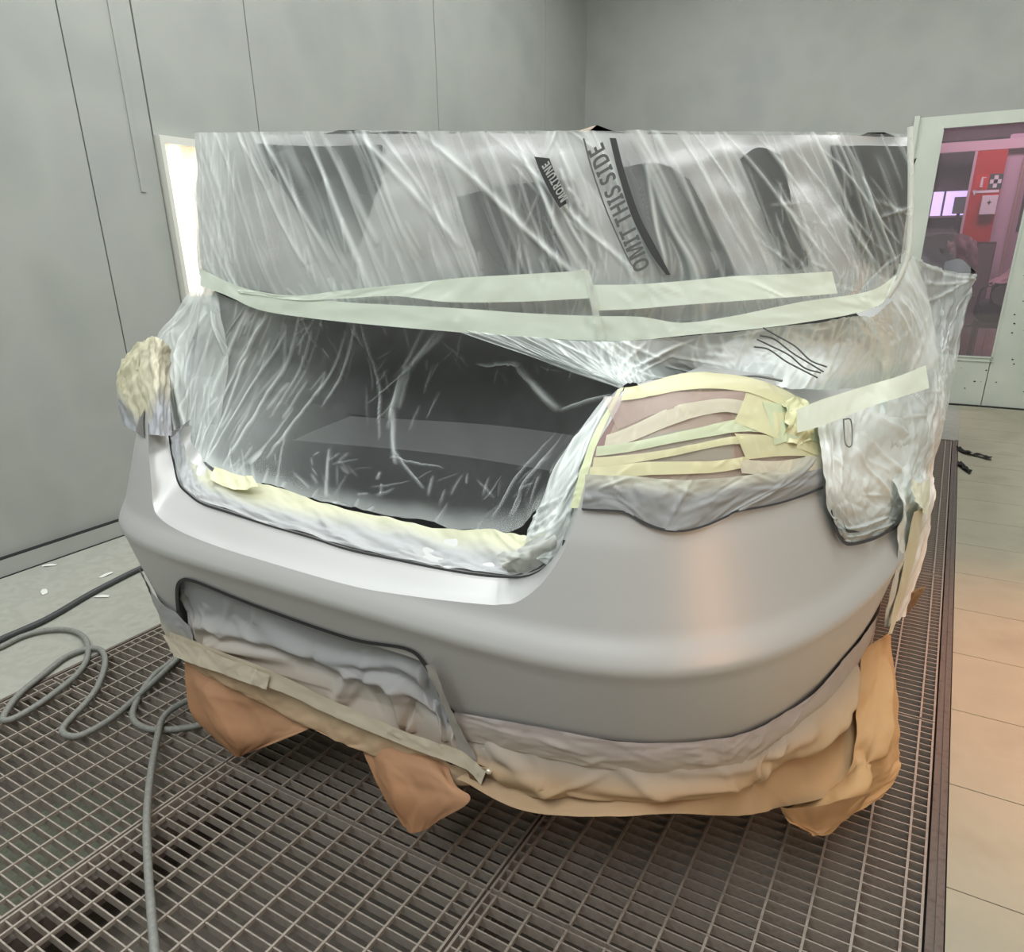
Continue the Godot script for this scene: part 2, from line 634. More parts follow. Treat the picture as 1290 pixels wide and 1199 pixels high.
func build_gratings() -> void:
	# three rows of steel grating panels over the extraction pit
	var xs := [[-2.166, -1.389], [-1.384, -0.607], [-0.602, 0.154]]
	var zs := [0.143, -0.907, -1.956, -3.005, -4.054, -5.358]
	var rod := BoxMesh.new()
	rod.size = Vector3(0.0048, 0.009, 1.04)
	var rod_long := BoxMesh.new()
	rod_long.size = Vector3(0.0048, 0.009, 1.295)
	var bar := BoxMesh.new()
	bar.size = Vector3(0.77, 0.024, 0.0032)
	var side := BoxMesh.new()
	side.size = Vector3(0.005, 0.026, 1.045)
	var side_long := BoxMesh.new()
	side_long.size = Vector3(0.005, 0.026, 1.30)
	var names := [
		["steel floor grating with a grey hose running across it, at the bottom left", "steel floor grating under the hose loops, beside the left concrete floor", "steel floor grating at the left under the car's far corner"],
		["steel floor grating in the middle at the bottom of the picture", "steel floor grating below the hanging kraft paper flaps", "steel floor grating under the boot of the car"],
		["steel floor grating nearest the tiled floor, at the bottom right", "steel floor grating under the right bumper corner's orange paper", "second steel floor grating along the tiled floor beside the car", "third steel floor grating along the tiled floor beside the car", "last steel floor grating at the far end of the pit"],
	]
	for c in 3:
		var xa: float = xs[c][0]
		var xb: float = xs[c][1]
		for r in names[c].size():
			var za: float = zs[r]
			var zb: float = zs[r + 1]
			var long: bool = r == 4
			var t := thing("floor_grating", names[c][r], "floor grating", Vector3((xa + xb) / 2, -0.03, (za + zb) / 2), "steel gratings over the extraction pit")
			var depth := za - zb
			var half := (xb - xa) / 2
			# bars along the booth
			for x in [-half + 0.003, half - 0.003]:
				part(t, "side_bar", side_long if long else side, M.steel, Vector3(x, 0.016, 0))
			var n := 10
			var first := 0.022 if c == 2 else 0.034
			for i in n:
				var x := -half + first + 0.0777 * i
				if x < half - 0.01:
					part(t, "long_rod", rod_long if long else rod, M.steel, Vector3(x, 0.0255, 0))
			# bars across, closely spaced
			var m := int(depth / 0.0275)
			var bm := bar
			if c == 2:
				bm = bar.duplicate()
				bm.size.x = 0.75
			for i in m + 1:
				var z := -depth / 2 + 0.006 + (depth - 0.012) * i / m
				var o := part(t, "cross_bar", bm, M.steel, Vector3(0, 0.016, z))
				if i == 0 or i == m:
					o.name = "end_bar"
	# angle frame round the pit
	var f := thing("edge_angle", "dark steel angle frame edging the extraction pit", "floor frame", Vector3(0, 0, 0))
	box(f, "angle", Vector3(0.166, -0.012, -2.6), Vector3(0.016, 0.026, 5.55), M.steel_dark)
	box(f, "angle", Vector3(0.180, 0.0025, -2.6), Vector3(0.014, 0.004, 5.55), M.steel_dark)
	box(f, "angle", Vector3(-2.176, -0.012, -2.6), Vector3(0.012, 0.026, 5.55), M.steel_dark)
	box(f, "angle", Vector3(-1.0, -0.012, -5.368), Vector3(2.34, 0.026, 0.012), M.steel_dark)
	# support beams and strips of filter under the gratings
	for x in [-1.3865, -0.6045]:
		box(f, "support_beam", Vector3(x, -0.075, -2.6), Vector3(0.05, 0.07, 5.5), M.steel_dark)
	for q in [[-1.46, 0.1, -1.05, 0.10], [-1.7, -0.2, -0.8, 0.3]]:
		var fl := thing("pit_filter", "greenish grey filter mat lying in the pit under the left gratings" if q[3] > 0.2 else "narrow green filter strip beside the pit's support beam", "filter", Vector3(q[0], -0.12 if q[3] < 0.2 else -0.19, (q[1] + q[2]) / 2))
		part(fl, "mat", sheet([[-q[3] / 2, 0, q[1] - q[2], 0, 0, q[1] - q[2], q[3] / 2, 0, q[1] - q[2]], [-q[3] / 2, 0.02, 0, 0, 0.03, 0, q[3] / 2, 0.02, 0]], 12, 40, {"crinkle": [0.01, 12, 12, 4]}), M.filter, Vector3(0, 0, -(q[1] - q[2]) / 2))


func build_back_room() -> void:
	var pink := flat(Color(0.72, 0.60, 0.66), 0.7)
	var pf := textured(noise_tex(23, 0.02, [Color(0.55, 0.40, 0.45), Color(0.66, 0.50, 0.57)], 4), 0.6, 0.5)
	struct("floor_workshop", Vector3(0.2, -0.05, -9.0), Vector3(5.0, 0.1, 4.4), pf)
	struct("wall_workshop", Vector3(0.2, 1.6, -11.05), Vector3(5.0, 3.2, 0.1), pink)
	struct("wall_workshop_left", Vector3(-2.25, 1.6, -9.0), Vector3(0.1, 3.2, 4.4), pink)
	struct("wall_workshop_right", Vector3(2.65, 1.6, -9.0), Vector3(0.1, 3.2, 4.4), pink)
	struct("ceiling_workshop", Vector3(0.2, 3.25, -9.0), Vector3(5.0, 0.1, 4.5), pink)
	# partition with a dark window at the left, a red column and a pale wall at the right
	var wp := struct("wall_partition", Vector3(1.2, 1.1, -9.55), Vector3(1.95, 2.2, 0.08), pink)
	struct("trim_2", Vector3(0.1, 2.11, -9.48), Vector3(3.2, 0.09, 0.06), flat(Color(0.78, 0.66, 0.70), 0.6))
	struct("wall_dark", Vector3(-0.7, 1.1, -9.75), Vector3(1.9, 2.2, 0.08), flat(Color(0.24, 0.2, 0.22), 0.7))
	var col := thing("red_column", "red painted column seen through the glass door, carrying the safety signs", "column", Vector3(0.1, 0, -9.5))
	box(col, "shaft", Vector3(0, 1.03, 0), Vector3(0.26, 2.06, 0.14), flat(Color(0.70, 0.06, 0.07), 0.5))
	box(col, "edge_strip", Vector3(-0.142, 1.03, 0.05), Vector3(0.025, 2.06, 0.05), flat(Color(0.75, 0.62, 0.66), 0.6))
	var s1 := thing("fire_sign", "small red fire extinguisher sign with a white pictogram on the red column", "sign", Vector3(0.055, 1.70, -9.425))
	box(s1, "plate", Vector3(0, 0.07, 0), Vector3(0.115, 0.14, 0.004), flat(Color(0.78, 0.12, 0.12), 0.5))
	var white := flat(Color(0.86, 0.82, 0.84), 0.5)
	var cm := CylinderMesh.new()
	cm.top_radius = 0.012
	cm.bottom_radius = 0.014
	cm.height = 0.075
	part(s1, "pictogram", cm, white, Vector3(0.0, 0.06, 0.0))
	box(s1, "pictogram", Vector3(0.0, 0.108, 0.003), Vector3(0.012, 0.02, 0.003), white)
	box(s1, "pictogram", Vector3(0.018, 0.11, 0.003), Vector3(0.03, 0.008, 0.003), white)
	var s2 := thing("first_aid_sign", "dark first aid sign with a white cross on the red column", "sign", Vector3(0.175, 1.70, -9.425))
	box(s2, "plate", Vector3(0, 0.07, 0), Vector3(0.115, 0.14, 0.004), flat(Color(0.22, 0.26, 0.24), 0.5))
	box(s2, "cross", Vector3(0, 0.07, 0.004), Vector3(0.035, 0.115, 0.003), white)
	box(s2, "cross", Vector3(0, 0.07, 0.004), Vector3(0.098, 0.038, 0.003), white)
	var s3 := thing("arrow_sign", "narrow white direction strip below the two safety signs", "sign", Vector3(0.1, 1.665, -9.425))
	box(s3, "plate", Vector3(0.02, 0.015, 0), Vector3(0.2, 0.024, 0.004), white)
	var pm := PrismMesh.new()
	pm.size = Vector3(0.045, 0.05, 0.004)
	var tip := part(s3, "arrow_head", pm, white, Vector3(-0.09, 0.005, 0))
	tip.rotation.z = PI
	var b := thing("first_aid_box", "white wall box with a small dark emblem below the signs", "box", Vector3(0.155, 1.46, -9.43))
	box(b, "case", Vector3(0, 0.09, 0.03), Vector3(0.14, 0.18, 0.07), white)
	box(b, "lid", Vector3(0, 0.09, 0.068), Vector3(0.132, 0.172, 0.006), white)
	box(b, "emblem", Vector3(0, 0.115, 0.073), Vector3(0.035, 0.01, 0.003), M.print)
	box(b, "emblem", Vector3(0, 0.115, 0.073), Vector3(0.01, 0.035, 0.003), M.print)
	# bright office window behind
	var win := thing("window_1", "bright lilac office window behind the glass door, left of the red column", "window", Vector3(-0.2, 1.47, -9.69))
	win.set_meta("kind", "structure")
	var wg := StandardMaterial3D.new()
	wg.albedo_color = Color(0.8, 0.75, 0.95)
	wg.emission_enabled = true
	wg.emission = Color(0.85, 0.76, 1.0)
	wg.emission_energy_multiplier = 0.9
	box(win, "window_pane", Vector3(0, 0.12, 0), Vector3(0.34, 0.24, 0.01), wg)
	box(win, "mullion", Vector3(-0.06, 0.12, 0.01), Vector3(0.02, 0.24, 0.02), flat(Color(0.3, 0.27, 0.33), 0.6))
	box(win, "sill", Vector3(0, -0.01, 0.02), Vector3(0.38, 0.02, 0.05), flat(Color(0.5, 0.45, 0.5), 0.6))
	box(win, "frame", Vector3(0.175, 0.12, 0.01), Vector3(0.02, 0.26, 0.02), flat(Color(0.6, 0.5, 0.55), 0.6))
	area_light(Vector3(-0.2, 1.59, -9.6), Vector3(0, PI, 0), Vector2(0.32, 0.22), 0.08, Color(0.85, 0.76, 1.0))
	var mon := thing("monitor", "dark grey screen standing in front of the lilac window", "monitor", Vector3(-0.1, 1.3, -9.45))
	box(mon, "screen", Vector3(0, 0.26, 0), Vector3(0.12, 0.16, 0.02), flat(Color(0.33, 0.36, 0.38), 0.4))
	box(mon, "stand", Vector3(0, 0.09, -0.01), Vector3(0.03, 0.18, 0.02), M.rubber)
	# desk with a draped jacket in front of the window, in view over the film
	var desk := thing("desk", "dark cluttered desk below the lilac window", "desk", Vector3(-0.45, 0, -9.4))
	box(desk, "desk_top", Vector3(0, 1.28, 0), Vector3(0.75, 0.035, 0.3), flat(Color(0.35, 0.3, 0.32), 0.5))
	box(desk, "front_panel", Vector3(0, 0.64, 0.1), Vector3(0.72, 1.24, 0.03), flat(Color(0.22, 0.17, 0.18), 0.6))
	for x in [-0.34, 0.34]:
		box(desk, "leg", Vector3(x, 0.64, 0), Vector3(0.04, 1.26, 0.26), flat(Color(0.2, 0.17, 0.17), 0.6))
	var seat := thing("office_chair", "dark padded office chair with a pinkish jacket over it behind the glass door", "chair", Vector3(-0.13, 0, -8.4))
	part(seat, "backrest", sheet([[-0.22, 1.22, 0, 0, 1.27, 0.02, 0.2, 1.2, 0], [-0.25, 1.0, 0.03, 0, 1.02, 0.06, 0.23, 1.0, 0.03], [-0.22, 0.62, 0.02, 0, 0.6, 0.04, 0.2, 0.62, 0.02]], 16, 16, {"depth": 0.06}), flat(Color(0.17, 0.13, 0.15), 0.8))
	part(seat, "jacket", sheet([[-0.02, 1.25, 0.05, 0.1, 1.27, 0.07, 0.22, 1.21, 0.04], [-0.01, 1.15, 0.08, 0.12, 1.15, 0.1, 0.26, 1.1, 0.06], [0.02, 1.06, 0.08, 0.13, 1.02, 0.1, 0.27, 0.98, 0.06]], 20, 16, {"depth": 0.015, "crinkle": [0.02, 9, 5, 3]}), flat(Color(0.50, 0.36, 0.38), 0.9))
	part(seat, "seat_pad", sheet([[-0.24, 0.56, -0.1, 0, 0.57, -0.1, 0.24, 0.56, -0.1], [-0.24, 0.57, 0.4, 0, 0.58, 0.42, 0.24, 0.57, 0.4]], 10, 10, {"depth": 0.07, "toward": Vector3(0, 5, 0)}), flat(Color(0.17, 0.13, 0.15), 0.8))
	var pole := CylinderMesh.new()
	pole.top_radius = 0.025
	pole.bottom_radius = 0.03
	pole.height = 0.5
	part(seat, "pole", pole, M.rubber, Vector3(0, 0.27, 0.12))
	for i in 5:
		var f := box(seat, "foot", Vector3(sin(i * TAU / 5) * 0.15, 0.035, 0.12 + cos(i * TAU / 5) * 0.15), Vector3(0.05, 0.05, 0.3), M.rubber)
		f.rotation.y = i * TAU / 5
	# low cabinet under the red column
	var cab := thing("cabinet", "brown and grey low cabinet below the red column", "cabinet", Vector3(0.12, 0, -9.3))
	box(cab, "door", Vector3(-0.06, 0.6, 0.11), Vector3(0.13, 1.16, 0.02), flat(Color(0.36, 0.20, 0.15), 0.6))
	box(cab, "door", Vector3(0.09, 0.6, 0.11), Vector3(0.14, 1.16, 0.02), flat(Color(0.36, 0.30, 0.31), 0.6))
	box(cab, "body", Vector3(0.02, 0.6, 0), Vector3(0.30, 1.2, 0.2), flat(Color(0.25, 0.17, 0.16), 0.6))
	# door frame at the far right
	var dr := thing("door_2", "dark window of a workshop door at the right edge, beyond the glass door", "door", Vector3(0.52, 0, -9.49))
	dr.set_meta("kind", "structure")
	box(dr, "leaf", Vector3(0, 1.0, 0), Vector3(0.26, 2.0, 0.03), flat(Color(0.60, 0.48, 0.52), 0.6))
	box(dr, "dark_pane", Vector3(0.02, 1.52, 0.017), Vector3(0.2, 0.46, 0.006), flat(Color(0.22, 0.2, 0.2), 0.3))
	box(dr, "frame", Vector3(-0.135, 1.0, 0.01), Vector3(0.02, 2.02, 0.05), flat(Color(0.62, 0.50, 0.46), 0.6))
	# black compressor trolley on the pink floor
	var mc := thing("compressor", "black compressor with loose cables standing on the pink workshop floor", "machine", Vector3(0.36, 0, -8.05))
	var tank := CapsuleMesh.new()
	tank.radius = 0.10
	tank.height = 0.40
	var tk := part(mc, "tank", tank, M.rubber, Vector3(0.02, 0.62, 0))
	tk.rotation.z = PI / 2
	var wh := CylinderMesh.new()
	wh.top_radius = 0.085
	wh.bottom_radius = 0.085
	wh.height = 0.05
	var w1 := part(mc, "flywheel", wh, flat(Color(0.34, 0.31, 0.31), 0.5), Vector3(0.02, 0.76, 0.12))
	w1.rotation.x = PI / 2
	box(mc, "motor", Vector3(0.03, 0.77, -0.02), Vector3(0.2, 0.18, 0.2), M.rubber)
	box(mc, "base_plate", Vector3(0.0, 0.50, 0), Vector3(0.34, 0.05, 0.26), M.rubber)
	for x in [-0.14, 0.14]:
		for zz in [-0.1, 0.1]:
			box(mc, "leg", Vector3(x, 0.24, zz), Vector3(0.03, 0.48, 0.03), M.rubber)
	part(mc, "cable", tube(pts([-0.08, 0.86, 0.1, -0.15, 0.8, 0.12, -0.16, 0.68, 0.12, -0.11, 0.6, 0.12]), 0.012, 24), M.rubber)
	part(mc, "cable", tube(pts([-0.1, 0.52, 0.12, -0.2, 0.49, 0.14, -0.32, 0.45, 0.16, -0.35, 0.38, 0.16]), 0.014, 24), M.rubber)
	part(mc, "cover_cloth", sheet([[-0.10, 0.88, 0.05, 0.05, 0.98, 0.02, 0.2, 1.12, 0], [-0.10, 0.84, 0.14, 0.05, 0.88, 0.15, 0.2, 0.98, 0.12]], 14, 8, {"crinkle": [0.02, 9, 9, 8], "depth": 0.01}), flat(Color(0.62, 0.47, 0.5), 0.9))
	# workshop lamp
	var lt := thing("workshop_light", "pinkish panel light in the ceiling of the workshop beyond the door", "light", Vector3(0.3, 3.18, -8.3))
	var pg := StandardMaterial3D.new()
	pg.emission_enabled = true
	pg.emission = Color(1, 0.78, 0.88)
	pg.emission_energy_multiplier = 1.5
	box(lt, "diffuser", Vector3.ZERO, Vector3(1.2, 0.02, 0.6), pg)
	area_light(Vector3(0.3, 3.15, -8.3), Vector3(-PI / 2, 0, 0), Vector2(1.2, 0.6), 3.6, Color(1, 0.87, 0.93))


# ------------------------------------------------------------------ the car

func build_car() -> void:
	var car := thing("car", "silver grey car seen from behind, boot open and masked for painting in a spray booth", "car", Vector3.ZERO)
	# painted tail: from the body's lower edge (with the number plate recess cut into it) to the boot opening
	var top: Array = [-0.3, 0.985, 0, 0, 0.985, 0, 0.2, 0.985, 0, 0.4, 0.985, 0, 0.6, 0.985, 0, 0.8, 0.985, 0, 0.92, 0.985, 0, 0.988, 0.986, 0, 1.023, 0.922, 0, 1.046, 0.829, 0, 1.056, 0.791, 0, 1.075, 0.749, 0, 1.101, 0.71, 0, 1.135, 0.68, 0, 1.164, 0.67, 0, 1.203, 0.663, 0, 1.342, 0.648, 0, 1.476, 0.639, 0, 1.702, 0.64, 0, 1.843, 0.643, 0, 1.964, 0.651, 0, 2.038, 0.664, 0, 2.071, 0.685, 0, 2.098, 0.741, 0, 2.152, 0.826, 0, 2.21, 0.88, 0, 2.28, 0.88, 0, 2.4, 0.87, 0, 2.6, 0.87, 0, 2.8, 0.87, 0, 3.14, 0.87, 0, 3.4, 0.87, 0]
	var low: Array = [-0.3, 0.4, 0, 0, 0.41, 0, 0.24, 0.425, 0, 0.444, 0.4, 0, 0.597, 0.41, 0, 0.781, 0.434, 0, 0.867, 0.443, 0, 0.94, 0.45, 0, 1.011, 0.451, 0, 1.069, 0.449, 0, 1.099, 0.447, 0, 1.129, 0.445, 0, 1.194, 0.434, 0, 1.276, 0.42, 0, 1.293, 0.437, 0, 1.303, 0.482, 0, 1.318, 0.524, 0, 1.492, 0.527, 0, 1.722, 0.532, 0, 1.881, 0.544, 0, 1.964, 0.541, 0, 2.011, 0.509, 0, 2.09, 0.408, 0, 2.154, 0.407, 0, 2.247, 0.403, 0, 2.221, 0.446, 0, 2.225, 0.479, 0, 2.32, 0.49, 0, 2.5, 0.47, 0, 2.8, 0.42, 0, 3.14, 0.4, 0, 3.4, 0.4, 0]
	part(car, "rear_body", sheet([top, low], 310, 120, {"skin": true}), M.paint)
	# folded ledge from the bead into the boot opening
	var bead: Array = [0.988, 0.986, 0, 1.023, 0.922, 0, 1.046, 0.829, 0, 1.056, 0.791, 0, 1.075, 0.749, 0, 1.101, 0.71, 0, 1.135, 0.68, 0, 1.164, 0.67, 0, 1.203, 0.663, 0, 1.342, 0.648, 0, 1.476, 0.639, 0, 1.702, 0.64, 0, 1.843, 0.643, 0, 1.964, 0.651, 0, 2.038, 0.664, 0, 2.071, 0.685, 0, 2.098, 0.741, 0, 2.152, 0.826, 0]
	var mid: Array = [0.998, 0.985, -0.02, 1.036, 0.92, -0.02, 1.058, 0.822, -0.02, 1.068, 0.783, -0.02, 1.085, 0.747, -0.02, 1.11, 0.711, -0.02, 1.145, 0.688, -0.02, 1.175, 0.676, -0.02, 1.213, 0.669, -0.02, 1.368, 0.655, -0.02, 1.499, 0.651, -0.02, 1.718, 0.653, -0.02, 1.855, 0.655, -0.02, 1.965, 0.666, -0.02, 2.035, 0.679, -0.02, 2.071, 0.695, -0.02, 2.099, 0.742, -0.02, 2.159, 0.822, -0.02]
	var ledge: Array = [1.012, 0.982, -0.05, 1.053, 0.916, -0.05, 1.075, 0.812, -0.05, 1.085, 0.772, -0.05, 1.102, 0.74, -0.05, 1.123, 0.716, -0.05, 1.161, 0.698, -0.05, 1.192, 0.691, -0.05, 1.232, 0.688, -0.05, 1.408, 0.679, -0.05, 1.531, 0.677, -0.05, 1.746, 0.685, -0.05, 1.872, 0.692, -0.05, 1.962, 0.696, -0.05, 2.016, 0.708, -0.05, 2.053, 0.723, -0.05, 2.088, 0.752, -0.05, 2.155, 0.818, -0.05]
	part(car, "boot_ledge", sheet([bead, mid, ledge], 200, 10, {"skin": true}), M.paint)
	# inner flange and boot liner
	var flange: Array = [1.052, 0.961, -0.12, 1.094, 0.897, -0.12, 1.142, 0.814, -0.12, 1.149, 0.775, -0.12, 1.158, 0.747, -0.12, 1.177, 0.734, -0.12, 1.216, 0.727, -0.12, 1.253, 0.723, -0.12, 1.293, 0.718, -0.12, 1.479, 0.709, -0.12, 1.601, 0.71, -0.12, 1.831, 0.724, -0.12, 1.948, 0.725, -0.12, 2.01, 0.727, -0.12, 2.074, 0.74, -0.12, 2.131, 0.765, -0.12, 2.249, 0.784, -0.12, 2.312, 0.809, -0.12]
	part(car, "boot_flange", sheet([ledge, flange], 120, 6, {"skin": true}), M.paint)
	part(car, "wing_top", sheet([[-0.3, 0.985, 0, 0, 0.985, 0, 0.2, 0.985, 0, 0.4, 0.985, 0, 0.6, 0.985, 0, 0.8, 0.985, 0, 0.92, 0.985, 0], [-0.3, 0.985, -0.25, 0, 0.985, -0.25, 0.2, 0.985, -0.2, 0.4, 0.985, -0.16, 0.6, 0.985, -0.12, 0.8, 0.985, -0.10, 0.92, 0.985, -0.08]], 40, 6, {"skin": true, "toward": Vector3(-0.3, 5, -1)}), M.paint)
	var lower := [-0.3, 0.62, -0.035, 0.2, 0.62, -0.035, 0.8, 0.62, -0.035, 1.5, 0.62, -0.035, 2.2, 0.62, -0.035, 2.9, 0.62, -0.035, 3.4, 0.62, -0.035]
	var lowest := [-0.3, 0.32, -0.03, 0.2, 0.32, -0.03, 0.8, 0.32, -0.03, 1.5, 0.32, -0.03, 2.2, 0.32, -0.03, 2.9, 0.32, -0.03, 3.4, 0.32, -0.03]
	part(car, "lower_valance", sheet([lower, lowest], 120, 20, {"skin": true}), M.primer)
	# boot: floor, step, seat back, side cheeks
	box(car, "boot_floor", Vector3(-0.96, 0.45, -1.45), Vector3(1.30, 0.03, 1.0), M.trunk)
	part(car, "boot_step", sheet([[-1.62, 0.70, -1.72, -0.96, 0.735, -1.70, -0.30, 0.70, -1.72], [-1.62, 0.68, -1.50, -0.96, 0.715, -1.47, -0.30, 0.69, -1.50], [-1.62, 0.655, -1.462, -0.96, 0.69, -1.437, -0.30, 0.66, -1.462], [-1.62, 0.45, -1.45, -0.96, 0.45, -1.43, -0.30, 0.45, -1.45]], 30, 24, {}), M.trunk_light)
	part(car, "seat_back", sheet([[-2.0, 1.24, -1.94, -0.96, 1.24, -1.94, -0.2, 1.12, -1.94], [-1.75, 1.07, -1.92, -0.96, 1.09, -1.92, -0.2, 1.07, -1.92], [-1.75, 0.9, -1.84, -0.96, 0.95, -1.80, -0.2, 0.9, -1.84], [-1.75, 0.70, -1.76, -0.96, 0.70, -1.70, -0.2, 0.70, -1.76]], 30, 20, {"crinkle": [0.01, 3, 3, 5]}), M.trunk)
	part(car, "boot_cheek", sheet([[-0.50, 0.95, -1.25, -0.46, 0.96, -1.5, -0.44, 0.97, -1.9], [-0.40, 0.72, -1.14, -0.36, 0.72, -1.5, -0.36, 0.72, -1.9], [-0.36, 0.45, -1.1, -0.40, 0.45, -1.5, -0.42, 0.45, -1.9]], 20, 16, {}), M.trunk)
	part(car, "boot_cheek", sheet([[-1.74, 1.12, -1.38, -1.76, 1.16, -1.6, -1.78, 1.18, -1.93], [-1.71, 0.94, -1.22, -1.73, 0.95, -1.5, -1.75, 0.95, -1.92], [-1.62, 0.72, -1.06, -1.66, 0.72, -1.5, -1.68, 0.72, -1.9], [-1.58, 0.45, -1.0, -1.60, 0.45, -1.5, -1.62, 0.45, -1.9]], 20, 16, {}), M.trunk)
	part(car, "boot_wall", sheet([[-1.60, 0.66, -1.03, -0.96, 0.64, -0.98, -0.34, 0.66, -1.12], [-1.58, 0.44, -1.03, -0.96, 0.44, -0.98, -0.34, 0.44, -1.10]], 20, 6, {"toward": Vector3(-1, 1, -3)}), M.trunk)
	# body ahead of the boot: sections from the parcel shelf to the nose
	var rows := []
	for q in [[-1.98, 0.97, 1.06, 1.08, 0.30], [-2.25, 0.97, 1.07, 1.20, 0.31], [-2.65, 0.98, 1.08, 1.34, 0.32], [-3.3, 0.97, 1.05, 1.38, 0.33], [-3.9, 0.95, 1.02, 1.34, 0.33], [-4.5, 0.93, 0.98, 1.04, 0.36], [-5.1, 0.84, 0.88, 0.93, 0.5], [-5.55, 0.62, 0.66, 0.72, 0.5]]:
		var c := -0.966
		var hw := 0.945 if q[0] > -5.0 else (0.9 if q[0] > -5.3 else 0.75)
		var gw: float = hw - q[4]
		var r := []
		for s in [[hw - 0.06, 0.22], [hw, 0.40], [hw, 0.62], [hw - 0.05, 0.80], [hw - 0.11, q[1]], [hw - 0.2, q[2]], [gw, (q[2] + q[3] * 2) / 3], [gw * 0.6, q[3]], [0.0, q[3] + 0.015]]:
			r.append_array([c + s[0], s[1], q[0]])
		for s in [[gw * 0.6, q[3]], [gw, (q[2] + q[3] * 2) / 3], [hw - 0.2, q[2]], [hw - 0.11, q[1]], [hw - 0.05, 0.80], [hw, 0.62], [hw, 0.40], [hw - 0.06, 0.22]]:
			r.append_array([c - s[0], s[1], q[0]])
		rows.append(r)
	part(car, "body_shell", sheet(rows, 64, 60, {"toward": Vector3(-0.97, 6, -3)}), M.paint)
	box(car, "floor_pan", Vector3(-0.966, 0.24, -3.5), Vector3(1.66, 0.05, 4.2), M.rubber)
	# door mirror
	part(car, "door_mirror", sheet([[-0.05, 1.13, -3.42, 0.0, 1.14, -3.40, 0.04, 1.11, -3.38], [-0.05, 1.06, -3.40, 0.0, 1.06, -3.36, 0.045, 1.07, -3.37], [-0.05, 0.99, -3.42, 0.0, 0.98, -3.40, 0.03, 1.0, -3.38]], 12, 10, {"depth": 0.08}), M.primer)
	# wheels
	for w in [[-0.13, -2.35], [-1.80, -2.35], [-0.13, -4.85], [-1.80, -4.85]]:
		var tyre := TorusMesh.new()
		tyre.inner_radius = 0.20
		tyre.outer_radius = 0.315
		var wo := part(car, "wheel", tyre, M.rubber, Vector3(w[0], 0.316, w[1]))
		wo.rotation.z = PI / 2
		wo.scale = Vector3(1, 1.7, 1)
		var rim := CylinderMesh.new()
		rim.top_radius = 0.21
		rim.bottom_radius = 0.21
		rim.height = 0.08
		part(wo, "rim", rim, M.primer)
	# tail lights
	var rl := part(car, "tail_light", sheet([[0.987, 0.974, 0.004, 0.774, 0.986, 0.004, 0.607, 0.977, 0.004, 0.501, 0.948, 0.004, 0.447, 0.913, 0.004], [1.03, 0.918, 0.004, 0.887, 0.93, 0.004, 0.738, 0.929, 0.004, 0.586, 0.909, 0.004, 0.45, 0.878, 0.004], [1.036, 0.871, 0.004, 0.944, 0.87, 0.004, 0.813, 0.863, 0.004, 0.662, 0.858, 0.004, 0.48, 0.848, 0.004]], 40, 20, {"skin": true}), flat(Color(0.56, 0.47, 0.45), 0.25))
	rl.set_meta("label", "reddish right tail light showing through masking tape")
	part(rl, "reflector", sheet([[0.722, 0.968, 0.005, 0.678, 0.956, 0.005, 0.667, 0.931, 0.005, 0.675, 0.903, 0.005, 0.693, 0.875, 0.005], [0.721, 0.952, 0.005, 0.697, 0.945, 0.005, 0.698, 0.926, 0.005, 0.706, 0.902, 0.005, 0.721, 0.877, 0.005]], 24, 3, {"skin": true}), flat(Color(0.40, 0.16, 0.20), 0.3))
	part(rl, "reflector", sheet([[0.989, 0.972, 0.005, 0.957, 0.975, 0.005], [0.995, 0.956, 0.005, 0.957, 0.958, 0.005]], 4, 3, {"skin": true}), flat(Color(0.42, 0.18, 0.24), 0.3))
	part(rl, "lamp", sheet([[0.927, 0.932, 0.005, 0.798, 0.938, 0.005, 0.691, 0.938, 0.005], [0.919, 0.897, 0.005, 0.817, 0.897, 0.005, 0.72, 0.892, 0.005]], 12, 5, {"skin": true}), flat(Color(0.46, 0.47, 0.45), 0.3))
	var ll := part(car, "tail_light", sheet([[2.23, 0.875, 0.004, 2.35, 0.87, 0.004, 2.5, 0.865, 0.004], [2.16, 0.815, 0.004, 2.3, 0.815, 0.004, 2.5, 0.82, 0.004]], 20, 14, {"skin": true}), flat(Color(0.45, 0.44, 0.44), 0.25))
	ll.set_meta("label", "left tail light under masking tape")
	# boot lid, lifted upright: inner face towards the rear
	var lid := part(car, "boot_lid", sheet([[-1.636, 1.464, -1.3, -1.241, 1.435, -1.3, -0.909, 1.411, -1.3, -0.626, 1.394, -1.349, -0.405, 1.38, -1.392, -0.229, 1.369, -1.43, -0.102, 1.36, -1.459], [-1.657, 1.362, -1.3, -1.255, 1.341, -1.3, -0.914, 1.324, -1.3, -0.624, 1.313, -1.349, -0.398, 1.304, -1.392, -0.219, 1.297, -1.43, -0.091, 1.292, -1.459], [-1.687, 1.235, -1.3, -1.273, 1.228, -1.3, -0.919, 1.221, -1.3, -0.621, 1.216, -1.349, -0.39, 1.213, -1.392, -0.207, 1.21, -1.43, -0.079, 1.207, -1.459], [-1.697, 1.135, -1.3, -1.293, 1.092, -1.3, -0.928, 1.077, -1.3, -0.617, 1.058, -1.349, -0.377, 1.072, -1.392, -0.193, 1.102, -1.43, -0.107, 1.126, -1.45]], 40, 24, {"depth": 0.045, "crinkle": [0.012, 3.2, 4.5, 9]}), M.lid)
